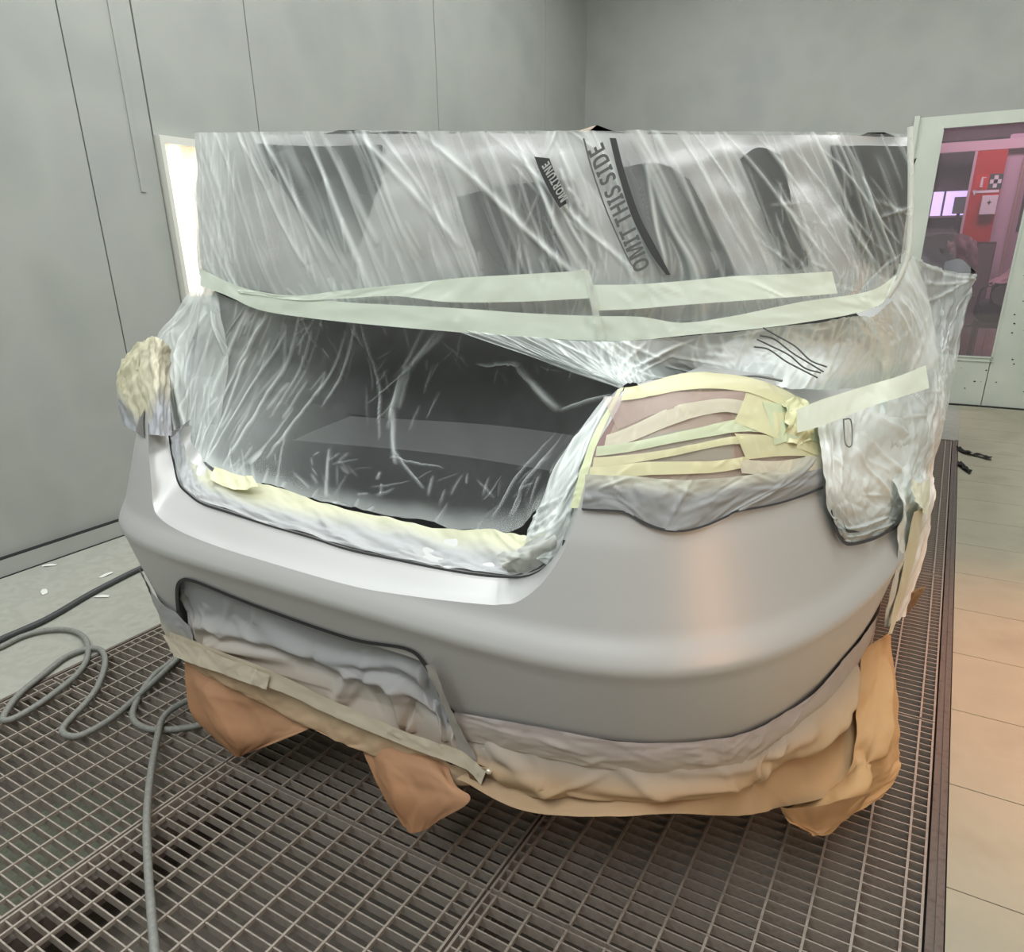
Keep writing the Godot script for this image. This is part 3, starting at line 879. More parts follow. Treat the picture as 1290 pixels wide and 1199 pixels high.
	for q in [
		[[-1.419, 1.427, -1.286, -1.231, 1.41, -1.286, -1.061, 1.401, -1.286], [-1.359, 1.343, -1.286, -1.208, 1.335, -1.286, -1.072, 1.334, -1.286], [-1.225, 1.21, -1.286, -1.187, 1.197, -1.286, -1.143, 1.212, -1.286]],
		[[-0.879, 1.296, -1.29, -0.755, 1.314, -1.31, -0.644, 1.318, -1.33], [-0.854, 1.22, -1.295, -0.74, 1.221, -1.313, -0.612, 1.236, -1.335], [-0.822, 1.142, -1.3, -0.724, 1.142, -1.316, -0.595, 1.174, -1.338]],
		[[-0.563, 1.333, -1.345, -0.491, 1.337, -1.359, -0.437, 1.31, -1.37], [-0.527, 1.242, -1.351, -0.454, 1.24, -1.365, -0.387, 1.228, -1.378], [-0.476, 1.148, -1.36, -0.405, 1.143, -1.373, -0.34, 1.151, -1.386]],
		[[-0.356, 1.338, -1.387, -0.328, 1.354, -1.393, -0.29, 1.34, -1.401], [-0.314, 1.26, -1.394, -0.286, 1.259, -1.4, -0.26, 1.251, -1.405], [-0.263, 1.165, -1.403, -0.245, 1.158, -1.406, -0.227, 1.165, -1.41]],
		[[-0.217, 1.351, -1.418, -0.16, 1.348, -1.431, -0.105, 1.345, -1.444], [-0.19, 1.271, -1.422, -0.142, 1.27, -1.432, -0.09, 1.268, -1.445], [-0.141, 1.171, -1.429, -0.111, 1.163, -1.436, -0.087, 1.17, -1.442]]]:
		part(lid, "trim_pad", sheet(q, 20, 16, {"depth": 0.012, "crinkle": [0.008, 6, 6, 2]}), M.pad)


func tape_tint(r: float, g: float, b: float) -> Callable:
	var c := lin(r, g, b)
	return func(_u, _v): return c


func tape(parent: Node, called: String, top: Array, bottom: Array, on_skin: bool, tint: Callable, m: Material, alpha := 0.85, wrinkle := 0.0012, nu := 60) -> MeshInstance3D:
	return part(parent, called, sheet([top, bottom], nu, 8, {"skin": on_skin, "tint": tint, "alpha": alpha, "crinkle": [wrinkle * 0.5, 9, 12, nu], "random": [[10, 0, 0, 1, 1, 70, 40, 0.02, 0.06, 0.003, 0.006, wrinkle * 0.6, 0.1]]}), m)


func build_light_masks() -> void:
	var cream := tape_tint(0.86, 0.85, 0.68)
	var pale := tape_tint(0.83, 0.81, 0.72)
	var green := tape_tint(0.80, 0.84, 0.70)
	var mr := thing("light_masking", "overlapping cream tape strips masking the right tail light", "masking tape", Vector3.ZERO)
	# oversprayed film hanging under the light, its edge outlined in wet paint
	var spray := func(_u, v):
		return lin(0.70, 0.70, 0.64).lerp(lin(0.575, 0.585, 0.585), smoothstep(0.05, 0.5, v))
	var edge_hi: Array = [1.042, 0.879, 0.012, 0.947, 0.88, 0.012, 0.831, 0.874, 0.012, 0.725, 0.871, 0.012, 0.611, 0.868, 0.012, 0.459, 0.881, 0.012]
	var edge_mid: Array = [1.039, 0.855, 0.011, 0.952, 0.855, 0.011, 0.849, 0.843, 0.011, 0.742, 0.848, 0.011, 0.623, 0.844, 0.011, 0.488, 0.85, 0.011]
	var edge_lo: Array = [1.042, 0.83, 0.007, 0.966, 0.831, 0.007, 0.932, 0.819, 0.007, 0.895, 0.808, 0.007, 0.852, 0.804, 0.007, 0.806, 0.809, 0.007, 0.762, 0.818, 0.007, 0.731, 0.822, 0.007, 0.626, 0.819, 0.007, 0.493, 0.819, 0.007]
	part(mr, "film_apron", sheet([edge_hi, edge_mid, edge_lo], 90, 24, {"skin": true, "tint": spray, "random": [[26, 0, 0, 1, 1, 15, 40, 0.03, 0.12, 0.003, 0.006, 0.003, 0.0]], "crinkle": [0.003, 10, 16, 6]}), M.tape)
	part(mr, "paint_edge", sheet([[1.042, 0.832, 0.009, 0.966, 0.833, 0.009, 0.932, 0.821, 0.009, 0.895, 0.81, 0.009, 0.852, 0.806, 0.009, 0.807, 0.811, 0.009, 0.765, 0.819, 0.009, 0.734, 0.824, 0.009, 0.628, 0.821, 0.009, 0.497, 0.821, 0.009], [1.04, 0.829, 0.009, 0.966, 0.83, 0.009, 0.932, 0.817, 0.009, 0.895, 0.806, 0.009, 0.853, 0.803, 0.009, 0.808, 0.808, 0.009, 0.765, 0.816, 0.009, 0.734, 0.821, 0.009, 0.63, 0.818, 0.009, 0.498, 0.817, 0.009]], 90, 2, {"skin": true}), M.edge)
	for q in [
		[[0.982, 0.98, 0.007, 0.767, 0.992, 0.007, 0.602, 0.981, 0.007, 0.501, 0.952, 0.007, 0.451, 0.916, 0.007], [1.035, 0.87, 0.007, 0.929, 0.873, 0.007, 0.812, 0.87, 0.007, 0.682, 0.867, 0.007, 0.486, 0.85, 0.007], tape_tint(0.82, 0.77, 0.68), 0.45],
		[[0.983, 0.993, 0.012, 0.745, 1.009, 0.012, 0.578, 0.997, 0.012, 0.469, 0.966, 0.012, 0.431, 0.924, 0.012], [0.989, 0.977, 0.013, 0.777, 0.988, 0.013, 0.617, 0.979, 0.013, 0.521, 0.948, 0.013, 0.483, 0.913, 0.013], cream, 0.93],
		[[1.012, 0.932, 0.01, 0.854, 0.965, 0.01, 0.687, 0.972, 0.01, 0.571, 0.956, 0.01], [1.014, 0.913, 0.01, 0.863, 0.943, 0.01, 0.707, 0.955, 0.01, 0.601, 0.937, 0.01], pale, 0.86],
		[[1.036, 0.98, 0.009, 0.863, 0.987, 0.009, 0.588, 0.976, 0.009, 0.494, 0.958, 0.009], [0.99, 0.94, 0.009, 0.878, 0.961, 0.009, 0.69, 0.968, 0.009, 0.53, 0.938, 0.009], tape_tint(0.74, 0.66, 0.62), 0.62],
		[[1.028, 0.917, 0.011, 0.846, 0.935, 0.011, 0.662, 0.943, 0.011, 0.552, 0.927, 0.011], [1.028, 0.904, 0.011, 0.853, 0.923, 0.011, 0.68, 0.927, 0.011, 0.571, 0.911, 0.011], green, 0.9],
		[[1.031, 0.902, 0.01, 0.893, 0.913, 0.01, 0.752, 0.922, 0.01, 0.667, 0.922, 0.01], [1.031, 0.889, 0.01, 0.894, 0.903, 0.01, 0.758, 0.913, 0.01, 0.675, 0.911, 0.01], cream, 0.9],
		[[1.035, 0.889, 0.011, 0.912, 0.899, 0.011, 0.758, 0.895, 0.011, 0.679, 0.894, 0.011], [1.034, 0.873, 0.011, 0.912, 0.882, 0.011, 0.766, 0.88, 0.011, 0.688, 0.88, 0.011], cream, 0.92],
		[[0.599, 0.974, 0.012, 0.493, 0.962, 0.012, 0.434, 0.925, 0.012], [0.681, 0.942, 0.013, 0.581, 0.904, 0.013, 0.494, 0.869, 0.013], cream, 0.88],
		[[0.571, 0.96, 0.014, 0.486, 0.943, 0.014, 0.434, 0.915, 0.014], [0.609, 0.902, 0.014, 0.521, 0.9, 0.014, 0.463, 0.882, 0.014], green, 0.9],
		[[0.696, 0.927, 0.012, 0.573, 0.911, 0.012, 0.454, 0.89, 0.012], [0.691, 0.891, 0.012, 0.598, 0.884, 0.012, 0.477, 0.866, 0.012], cream, 0.85],
		[[0.711, 0.893, 0.012, 0.603, 0.878, 0.012, 0.467, 0.87, 0.012], [0.713, 0.874, 0.012, 0.618, 0.86, 0.012, 0.485, 0.848, 0.012], pale, 0.85]]:
		tape(mr, "tape_strip", q[0], q[1], true, q[2], M.tape_thin, q[3] * 0.82, 0.0022, 50)
	part(mr, "torn_end", sheet([[0.516, 0.955, 0.017, 0.442, 0.953, 0.017, 0.439, 0.934, 0.017], [0.549, 0.93, 0.02, 0.489, 0.929, 0.02, 0.475, 0.909, 0.02], [0.583, 0.905, 0.014, 0.541, 0.893, 0.014, 0.496, 0.896, 0.014]], 14, 14, {"skin": true, "tint": cream, "alpha": 0.95, "crinkle": [0.008, 25, 25, 3]}), M.tape_thin)
	# left tail light, wrapped round the corner
	var ml := thing("light_masking", "cream tape bundle wrapped over the far left tail light", "masking tape", Vector3.ZERO)
	var spray_left := func(u, v):
		var n := lin(0.82, 0.80, 0.66).lerp(lin(0.80, 0.78, 0.70), u)
		return n.lerp(lin(0.66, 0.67, 0.69), smoothstep(0.62, 0.9, v + 0.15 * sin(u * 9.0)))
	part(ml, "tape_wrap", sheet([[-2.005, 0.932, -1.26, -1.744, 0.983, -1.11, -1.609, 1.017, -1.06, -1.538, 1.021, -1.04, -1.528, 0.994, -1.06], [-2.105, 0.873, -1.28, -1.797, 0.936, -1.1, -1.634, 0.96, -1.04, -1.522, 0.971, -1.01, -1.533, 0.95, -1.05], [-2.096, 0.798, -1.25, -1.805, 0.861, -1.08, -1.597, 0.889, -1, -1.492, 0.902, -0.975, -1.498, 0.887, -1.01], [-2.006, 0.745, -1.2, -1.716, 0.798, -1.03, -1.554, 0.815, -0.965, -1.462, 0.827, -0.94, -1.454, 0.819, -0.97]], 60, 60, {"tint": spray_left, "alpha": 0.97, "crinkle": [0.006, 11, 10, 31], "random": [[30, 0, 0, 1, 1, 20, 25, 0.04, 0.14, 0.004, 0.008, 0.003, 0.0]]}), M.tape)
	for q in [[[-1.795, 0.952, -1.1, -1.633, 0.976, -1.045], [-1.79, 0.929, -1.09, -1.62, 0.945, -1.03]], [[-1.796, 0.91, -1.085, -1.605, 0.923, -1.015], [-1.792, 0.875, -1.075, -1.599, 0.874, -1]]]:
		tape(ml, "tape_strip", q[0], q[1], false, tape_tint(0.86, 0.84, 0.72), M.tape, 1.0, 0.001, 12)


func build_rim_masks() -> void:
	# tape and folded paper round the edge of the boot opening
	var sill := func(u, v):
		var c := lin(0.68, 0.69, 0.69).lerp(lin(0.80, 0.80, 0.68), smoothstep(0.45, 0.95, v + 0.12 * sin(u * 11.0 + 1.0)))
		return c.lerp(lin(0.66, 0.68, 0.70), smoothstep(0.80, 0.95, u) * 0.8)
	var a: Array = [1.097, 0.746, -0.047, 1.121, 0.717, -0.047, 1.156, 0.701, -0.047, 1.221, 0.691, -0.047, 1.31, 0.685, -0.047, 1.406, 0.682, -0.047, 1.529, 0.679, -0.047, 1.632, 0.685, -0.047, 1.743, 0.688, -0.047, 1.869, 0.695, -0.047, 1.958, 0.699, -0.047, 2.011, 0.711, -0.047, 2.056, 0.726, -0.047, 2.093, 0.765, -0.047, 2.128, 0.809, -0.047]
	var b: Array = [1.121, 0.752, -0.07, 1.146, 0.726, -0.07, 1.181, 0.711, -0.07, 1.242, 0.703, -0.07, 1.335, 0.694, -0.07, 1.436, 0.694, -0.07, 1.561, 0.696, -0.07, 1.667, 0.699, -0.07, 1.781, 0.703, -0.07, 1.907, 0.71, -0.07, 1.986, 0.714, -0.07, 2.034, 0.727, -0.07, 2.076, 0.746, -0.07, 2.127, 0.783, -0.07, 2.174, 0.812, -0.07]
	var c: Array = [1.157, 0.756, -0.115, 1.181, 0.737, -0.115, 1.228, 0.735, -0.115, 1.285, 0.729, -0.115, 1.379, 0.717, -0.115, 1.48, 0.717, -0.115, 1.61, 0.718, -0.115, 1.721, 0.723, -0.115, 1.841, 0.732, -0.115, 1.961, 0.736, -0.115, 2.024, 0.732, -0.115, 2.079, 0.735, -0.115, 2.136, 0.755, -0.115, 2.304, 0.783, -0.115, 2.319, 0.822, -0.115]
	var m := thing("sill_masking", "crumpled grey sprayed masking tape along the sill of the open boot", "masking tape", Vector3.ZERO)
	part(m, "tape_band", sheet([a, b, c], 200, 26, {"skin": true, "tint": sill, "crinkle": [0.006, 9, 13, 12], "random": [[80, 0, 0, 1, 1, 10, 40, 0.03, 0.14, 0.005, 0.010, 0.0035, 0.0]], "toward": Vector3(-0.9, 4, 1)}), M.tape)
	part(m, "paint_edge", sheet([[1.094, 0.747, -0.04, 1.117, 0.718, -0.04, 1.153, 0.701, -0.04, 1.217, 0.692, -0.04, 1.306, 0.686, -0.04, 1.401, 0.683, -0.04, 1.523, 0.68, -0.04, 1.625, 0.685, -0.04, 1.735, 0.688, -0.04, 1.86, 0.695, -0.04, 1.948, 0.699, -0.04, 2, 0.711, -0.04, 2.042, 0.727, -0.04, 2.079, 0.769, -0.04, 2.127, 0.822, -0.04], [1.091, 0.744, -0.04, 1.115, 0.714, -0.04, 1.153, 0.698, -0.04, 1.216, 0.688, -0.04, 1.305, 0.682, -0.04, 1.4, 0.679, -0.04, 1.522, 0.676, -0.04, 1.625, 0.681, -0.04, 1.734, 0.684, -0.04, 1.859, 0.69, -0.04, 1.947, 0.694, -0.04, 2.002, 0.706, -0.04, 2.049, 0.724, -0.04, 2.087, 0.768, -0.04, 2.137, 0.821, -0.04]], 160, 2, {"skin": true}), M.edge)
	part(m, "crumpled_corner", sheet([[1.205, 0.724, -0.04, 1.163, 0.744, -0.04, 1.114, 0.777, -0.04], [1.186, 0.718, -0.025, 1.141, 0.74, -0.025, 1.092, 0.775, -0.025], [1.184, 0.696, -0.05, 1.142, 0.708, -0.05, 1.101, 0.744, -0.05]], 30, 24, {"skin": true, "tint": tape_tint(0.70, 0.71, 0.68), "crinkle": [0.008, 14, 16, 9]}), M.tape)
	part(m, "paper_tab", sheet([[2.004, 0.753, -0.1, 1.914, 0.746, -0.1, 1.867, 0.749, -0.1], [1.977, 0.734, -0.075, 1.889, 0.724, -0.075, 1.819, 0.742, -0.075]], 16, 8, {"skin": true, "tint": tape_tint(0.87, 0.86, 0.72), "crinkle": [0.004, 20, 20, 3]}), M.tape)
	# right upright edge: rolled film held by a tape strip
	var e := thing("edge_film_roll", "rolled clear film and tape along the right edge of the boot opening", "masking film", Vector3.ZERO)
	part(e, "rolled_film", sheet([[1.004, 0.982, -0.05, 1.039, 0.917, -0.05, 1.062, 0.836, -0.05, 1.067, 0.789, -0.05, 1.085, 0.745, -0.05, 1.103, 0.721, -0.05], [1.02, 0.974, -0.03, 1.06, 0.914, -0.03, 1.087, 0.84, -0.03, 1.1, 0.794, -0.03, 1.113, 0.759, -0.03, 1.127, 0.737, -0.03], [1.045, 0.969, -0.06, 1.095, 0.912, -0.06, 1.131, 0.852, -0.06, 1.145, 0.804, -0.06, 1.155, 0.773, -0.06, 1.163, 0.749, -0.06]], 100, 36, {"skin": true, "alpha": 0.5, "most": 0.9, "crinkle": [0.005, 6, 20, 7], "random": [[80, 0, 0, 1, 1, 5, 14, 0.06, 0.25, 0.002, 0.005, 0.003, 0.5]]}), M.film)
	tape(e, "tape_strip", [0.988, 0.99, -0.012, 1.023, 0.93, -0.012, 1.043, 0.871, -0.012, 1.05, 0.825, -0.012], [1.007, 0.986, -0.02, 1.046, 0.928, -0.02, 1.063, 0.862, -0.02, 1.07, 0.821, -0.02], true, tape_tint(0.84, 0.86, 0.70), M.tape, 1.0, 0.002, 50)
	part(e, "screw_head", sheet([[1.077, 0.774, -0.02, 1.071, 0.774, -0.02], [1.077, 0.765, -0.02, 1.071, 0.766, -0.02]], 3, 3, {"skin": true}), M.edge)


func build_papers() -> void:
	var grey := lin(0.63, 0.635, 0.64)
	var beige := lin(0.76, 0.72, 0.67)
	var kraft := lin(0.74, 0.55, 0.38)
	# paper filling the number plate recess
	var p := thing("recess_paper", "grey sprayed crumpled paper covering the number plate recess", "masking paper", Vector3.ZERO)
	var stain := func(_u, v): return grey.lerp(beige, smoothstep(0.25, 0.8, v)).lerp(lin(0.74, 0.64, 0.50), smoothstep(0.9, 1.0, v))
	part(p, "paper", sheet([[2.038, 0.512, -0.014, 1.944, 0.542, -0.014, 1.739, 0.531, -0.014, 1.526, 0.522, -0.014, 1.36, 0.544, -0.014, 1.307, 0.5, -0.014, 1.278, 0.407, -0.014], [2.051, 0.431, -0.012, 1.954, 0.444, -0.012, 1.762, 0.45, -0.012, 1.562, 0.442, -0.012, 1.395, 0.468, -0.012, 1.333, 0.423, -0.012, 1.286, 0.36, -0.012], [2.045, 0.373, 0.004, 1.949, 0.379, 0.004, 1.758, 0.387, 0.004, 1.566, 0.381, 0.004, 1.413, 0.385, 0.004, 1.325, 0.369, 0.004, 1.27, 0.352, 0.004], [2.054, 0.333, 0.006, 1.947, 0.323, 0.006, 1.763, 0.319, 0.006, 1.58, 0.308, 0.006, 1.424, 0.303, 0.006, 1.337, 0.309, 0.006, 1.262, 0.333, 0.006]], 150, 90, {"skin": true, "tint": stain,
		"folds": [[0.05, 0.55, 0.45, 0.35, 0.02, 0.022, 0], [0.12, 0.75, 0.4, 0.55, 0.016, 0.02, 0], [0.3, 0.25, 0.75, 0.55, 0.02, 0.018, 0], [0.45, 0.3, 0.8, 0.22, 0.014, 0.016, 0], [0.55, 0.4, 0.5, 0.85, 0.014, 0.02, 0], [0.66, 0.4, 0.72, 0.88, 0.018, 0.024, 0], [0.74, 0.45, 0.7, 0.9, 0.006, -0.012, 0], [0.58, 0.42, 0.86, 0.42, 0.012, 0.018, 0], [0.86, 0.3, 0.9, 0.8, 0.010, 0.02, 0], [0.93, 0.2, 0.97, 0.95, 0.012, 0.014, 0], [0.03, 0.1, 0.06, 0.6, 0.008, -0.02, 0]],
		"tents": [[0.1, 0.9, 0.5, 0.7, 0.02, 0.012, 0], [0.4, 0.95, 0.7, 0.85, 0.02, 0.014, 0]], "random": [[24, 0, 0, 1, 1, 60, 50, 0.04, 0.16, 0.006, 0.012, 0.007, 0.0]]}), M.paper)
	part(p, "paint_edge", sheet([[2.081, 0.412, 0.003, 2.015, 0.505, 0.003, 1.971, 0.54, 0.003, 1.931, 0.551, 0.003, 1.874, 0.549, 0.003, 1.717, 0.537, 0.003, 1.487, 0.532, 0.003, 1.348, 0.552, 0.003, 1.312, 0.529, 0.003, 1.3, 0.487, 0.003, 1.289, 0.443, 0.003, 1.271, 0.424, 0.003], [2.063, 0.418, 0.003, 2.003, 0.504, 0.003, 1.967, 0.533, 0.003, 1.937, 0.541, 0.003, 1.879, 0.54, 0.003, 1.721, 0.528, 0.003, 1.49, 0.523, 0.003, 1.354, 0.543, 0.003, 1.32, 0.52, 0.003, 1.307, 0.479, 0.003, 1.297, 0.434, 0.003, 1.278, 0.418, 0.003]], 100, 2, {"skin": true}), M.edge)
	# strips along the lower left edge
	var l := thing("corner_tape", "wrinkled grey tape strip along the far left lower bumper corner", "masking tape", Vector3.ZERO)
	var lt := func(_u, v): return lin(0.66, 0.66, 0.66).lerp(lin(0.80, 0.77, 0.67), smoothstep(0.3, 0.9, v))
	part(l, "tape_strip", sheet([[2.221, 0.494, 0.006, 2.222, 0.448, 0.006, 2.16, 0.426, 0.006, 2.066, 0.416, 0.006, 2.025, 0.391, 0.006], [2.217, 0.432, 0.012, 2.237, 0.38, 0.012, 2.209, 0.348, 0.012, 2.083, 0.357, 0.012, 2.025, 0.345, 0.012], [2.237, 0.378, 0.006, 2.254, 0.318, 0.006, 2.263, 0.265, 0.006, 2.104, 0.285, 0.006, 2.037, 0.282, 0.006]], 40, 22, {"skin": true, "tint": lt, "crinkle": [0.0035, 8, 10, 4]}), M.tape)
	var s := thing("valance_tape", "long cream tape strip running straight below the recess paper", "masking tape", Vector3.ZERO)
	tape(s, "tape_strip", [2.087, 0.369, 0.03, 1.995, 0.378, 0.03, 1.754, 0.382, 0.03, 1.536, 0.362, 0.03, 1.36, 0.355, 0.03, 1.252, 0.36, 0.03, 1.201, 0.331, 0.03], [2.125, 0.301, 0.03, 2.021, 0.316, 0.03, 1.77, 0.331, 0.03, 1.544, 0.321, 0.03, 1.365, 0.317, 0.03, 1.256, 0.32, 0.03, 1.213, 0.296, 0.03], true, tape_tint(0.86, 0.82, 0.73), M.tape, 1.0, 0.004, 120)
	tape(s, "tape_overlap", [2.129, 0.347, 0.034, 1.994, 0.367, 0.034, 1.827, 0.373, 0.034, 1.73, 0.372, 0.034], [2.1, 0.299, 0.034, 1.985, 0.313, 0.034, 1.844, 0.321, 0.034, 1.752, 0.327, 0.034], true, tape_tint(0.88, 0.84, 0.75), M.tape, 1.0, 0.006, 50)
	# kraft paper sheet hanging behind the strip
	var b := thing("valance_paper", "pale kraft paper hanging below the long tape strip, between the two pointed flaps", "masking paper", Vector3.ZERO)
	part(b, "paper", sheet([[2.06, 0.327, 0.012, 1.793, 0.321, 0.012, 1.563, 0.31, 0.012, 1.38, 0.305, 0.012, 1.252, 0.3, 0.012], [2.045, 0.278, 0.012, 1.803, 0.263, 0.012, 1.59, 0.247, 0.012, 1.421, 0.254, 0.012, 1.252, 0.266, 0.012], [2.003, 0.266, 0.004, 1.788, 0.253, 0.004, 1.643, 0.253, 0.004, 1.521, 0.248, 0.004, 1.369, 0.241, 0.004]], 70, 26, {"skin": true, "tint": func(_u, v): return lin(0.77, 0.68, 0.56).lerp(lin(0.74, 0.60, 0.46), v), "crinkle": [0.006, 9, 9, 4]}), M.paper)
	# two pointed flaps
	var brown := func(u, v): return lin(0.70, 0.53, 0.40).lerp(lin(0.74, 0.53, 0.37), v).lerp(lin(0.70, 0.56, 0.44), u * 0.5)
	var f1 := thing("paper_flap", "brown kraft paper flap hanging to a point below the left bumper corner", "masking paper", Vector3.ZERO)
	part(f1, "paper", sheet([[-1.458, 0.298, -0.9, -1.376, 0.279, -0.9, -1.273, 0.268, -0.9, -1.158, 0.257, -0.9, -1.037, 0.239, -0.9], [-1.462, 0.213, -0.89, -1.367, 0.214, -0.88, -1.274, 0.213, -0.89, -1.154, 0.223, -0.89, -1.042, 0.236, -0.89], [-1.432, 0.127, -0.88, -1.341, 0.146, -0.86, -1.269, 0.15, -0.87, -1.179, 0.166, -0.88, -1.084, 0.21, -0.88], [-1.32, 0.052, -0.89, -1.307, 0.061, -0.885, -1.294, 0.066, -0.885, -1.288, 0.071, -0.885, -1.278, 0.077, -0.885]], 50, 40, {"tint": brown, "tents": [[0.05, 0.25, 0.6, 0.25, 0.03, 0.010, 0], [0.25, 0.2, 0.6, 0.95, 0.03, 0.012, 0], [0.6, 0.1, 0.5, 0.8, 0.04, -0.008, 0]], "crinkle": [0.004, 6, 6, 3]}), M.paper)
	var f2 := thing("paper_flap", "brown kraft paper flap hanging to a blunt tip below the recess", "masking paper", Vector3.ZERO)
	part(f2, "paper", sheet([[-0.91, 0.244, -0.9, -0.852, 0.276, -0.9, -0.795, 0.288, -0.9, -0.736, 0.291, -0.9, -0.689, 0.291, -0.9], [-0.866, 0.215, -0.88, -0.805, 0.247, -0.87, -0.75, 0.267, -0.865, -0.688, 0.289, -0.86, -0.64, 0.285, -0.86], [-0.819, 0.18, -0.86, -0.764, 0.21, -0.845, -0.715, 0.231, -0.84, -0.658, 0.256, -0.84, -0.592, 0.28, -0.84], [-0.765, 0.132, -0.85, -0.751, 0.131, -0.845, -0.727, 0.141, -0.84, -0.701, 0.159, -0.84, -0.671, 0.193, -0.84]], 50, 40, {"tint": brown, "tents": [[0.1, 0.2, 0.9, 0.35, 0.03, 0.010, 0], [0.3, 0.25, 0.2, 0.9, 0.03, 0.010, 0]], "crinkle": [0.004, 6, 6, 8]}), M.paper)
	# skirt round the right half of the bumper
	var k := thing("bumper_skirt_paper", "long kraft paper skirt taped round the right half of the bumper", "masking paper", Vector3.ZERO)
	var skirt := func(u, v):
		return lin(0.70, 0.66, 0.61).lerp(lin(0.72, 0.61, 0.48), smoothstep(0.25, 0.75, v + u * 0.25))
	var hem_line: Array = skin_row([1.255, 0.295, 0.012, 1.121, 0.303, 0.012, 0.997, 0.324, 0.012, 0.844, 0.324, 0.012]) + skin_row([0.682, 0.304, 0.012, 0.64, 0.31, 0.012, 0.5, 0.31, 0.012, 0.35, 0.32, 0.012, 0.2, 0.33, 0.012])
	part(k, "paper", sheet([skin_row([1.278, 0.388, 0.004, 1.131, 0.414, 0.004, 1.011, 0.421, 0.004, 0.863, 0.412, 0.004, 0.698, 0.387, 0.004, 0.588, 0.375, 0.004, 0.52, 0.4, 0.004, 0.38, 0.395, 0.004, 0.2, 0.39, 0.004]), skin_row([1.257, 0.345, 0.012, 1.124, 0.353, 0.012, 1.002, 0.362, 0.012, 0.852, 0.361, 0.012, 0.69, 0.34, 0.012, 0.64, 0.355, 0.012, 0.51, 0.355, 0.012, 0.36, 0.36, 0.012, 0.2, 0.36, 0.012]), hem_line], 150, 60, {"tint": skirt,
		"folds": [[0.62, 0.4, 0.98, 0.6, 0.02, 0.02, 0], [0.7, 0.9, 0.98, 0.35, 0.018, 0.022, 0], [0.55, 0.8, 0.9, 0.75, 0.02, 0.02, 0], [0.0, 0.6, 0.2, 0.85, 0.02, 0.018, 0], [0.05, 0.2, 0.16, 0.7, 0.014, 0.015, 0], [0.15, 0.65, 0.6, 0.7, 0.025, 0.014, 0]],
		"random": [[30, 0, 0.2, 1, 1, 0, 30, 0.06, 0.25, 0.006, 0.014, 0.008, 0.0]]}), M.paper)
	var hem := func(u, v): return lin(0.70, 0.60, 0.48).lerp(lin(0.74, 0.60, 0.43), u)
	part(k, "hem", sheet([hem_line, [-0.638, 0.292, -0.865, -0.503, 0.279, -0.865, -0.372, 0.309, -0.885, -0.255, 0.311, -0.955, -0.177, 0.258, -1.06, -0.117, 0.237, -1.14, -0.051, 0.226, -1.22, 0.022, 0.208, -1.34, 0.066, 0.176, -1.48]], 120, 16, {"tint": hem, "crinkle": [0.006, 7, 5, 6]}), M.paper)
	var cf := thing("corner_paper", "bright orange brown kraft paper flaring out at the right bumper corner", "masking paper", Vector3.ZERO)
	part(cf, "paper", sheet([[-0.037, 0.375, -1.56, -0.008, 0.372, -1.64, 0.003, 0.355, -1.7, 0.011, 0.334, -1.74], [-0.031, 0.338, -1.44, 0.008, 0.323, -1.5, 0.028, 0.301, -1.56, 0.04, 0.267, -1.62], [-0.015, 0.287, -1.34, 0.021, 0.281, -1.36, 0.043, 0.241, -1.44, 0.062, 0.204, -1.52], [-0.026, 0.23, -1.28, 0.009, 0.239, -1.27, 0.043, 0.193, -1.36, 0.072, 0.164, -1.48], [-0.113, 0.199, -1.18, -0.044, 0.158, -1.2, -0.001, 0.162, -1.27, 0.051, 0.15, -1.38]], 60, 60, {"tint": func(_u, _v): return lin(0.74, 0.59, 0.41), "tents": [[0.45, 0.1, 0.4, 0.6, 0.02, 0.022, 0], [0.4, 0.6, 0.15, 0.95, 0.03, 0.03, 0], [0.4, 0.58, 0.7, 0.95, 0.03, -0.02, 0], [0.1, 0.5, 0.5, 0.72, 0.02, -0.015, 0]], "crinkle": [0.006, 7, 7, 5]}), M.paper)
	part(cf, "tucked_fold", sheet([[-0.112, 0.259, -1.12, -0.078, 0.258, -1.14, -0.03, 0.267, -1.17, 0.028, 0.24, -1.26], [-0.097, 0.229, -1.13, -0.067, 0.211, -1.15, -0.031, 0.211, -1.18, 0.016, 0.198, -1.26], [-0.061, 0.212, -1.14, -0.048, 0.194, -1.155, -0.038, 0.194, -1.165, -0.023, 0.199, -1.19]], 30, 20, {"tint": func(_u, _v): return lin(0.68, 0.53, 0.37), "crinkle": [0.006, 9, 9, 6]}), M.paper)
	var tip := thing("paper_tip", "small brown paper corner sticking out beside the right rear wheel", "masking paper", Vector3.ZERO)
	part(tip, "paper", sheet([[0.034, 0.388, -1.75, 0.035, 0.44, -1.74, 0.038, 0.461, -1.74], [0.038, 0.408, -1.73, 0.045, 0.455, -1.72, 0.049, 0.476, -1.72], [0.044, 0.435, -1.72, 0.054, 0.474, -1.7, 0.06, 0.491, -1.7]], 14, 10, {"tint": func(_u, _v): return lin(0.66, 0.52, 0.38), "crinkle": [0.004, 12, 12, 3]}), M.paper)
	# sprayed tape that holds the skirt
	var band := thing("bumper_tape", "grey pink sprayed masking tape band along the lower right bumper edge", "masking tape", Vector3.ZERO)
	var bt := func(u, v): return lin(0.70, 0.665, 0.655).lerp(lin(0.72, 0.68, 0.62), v)
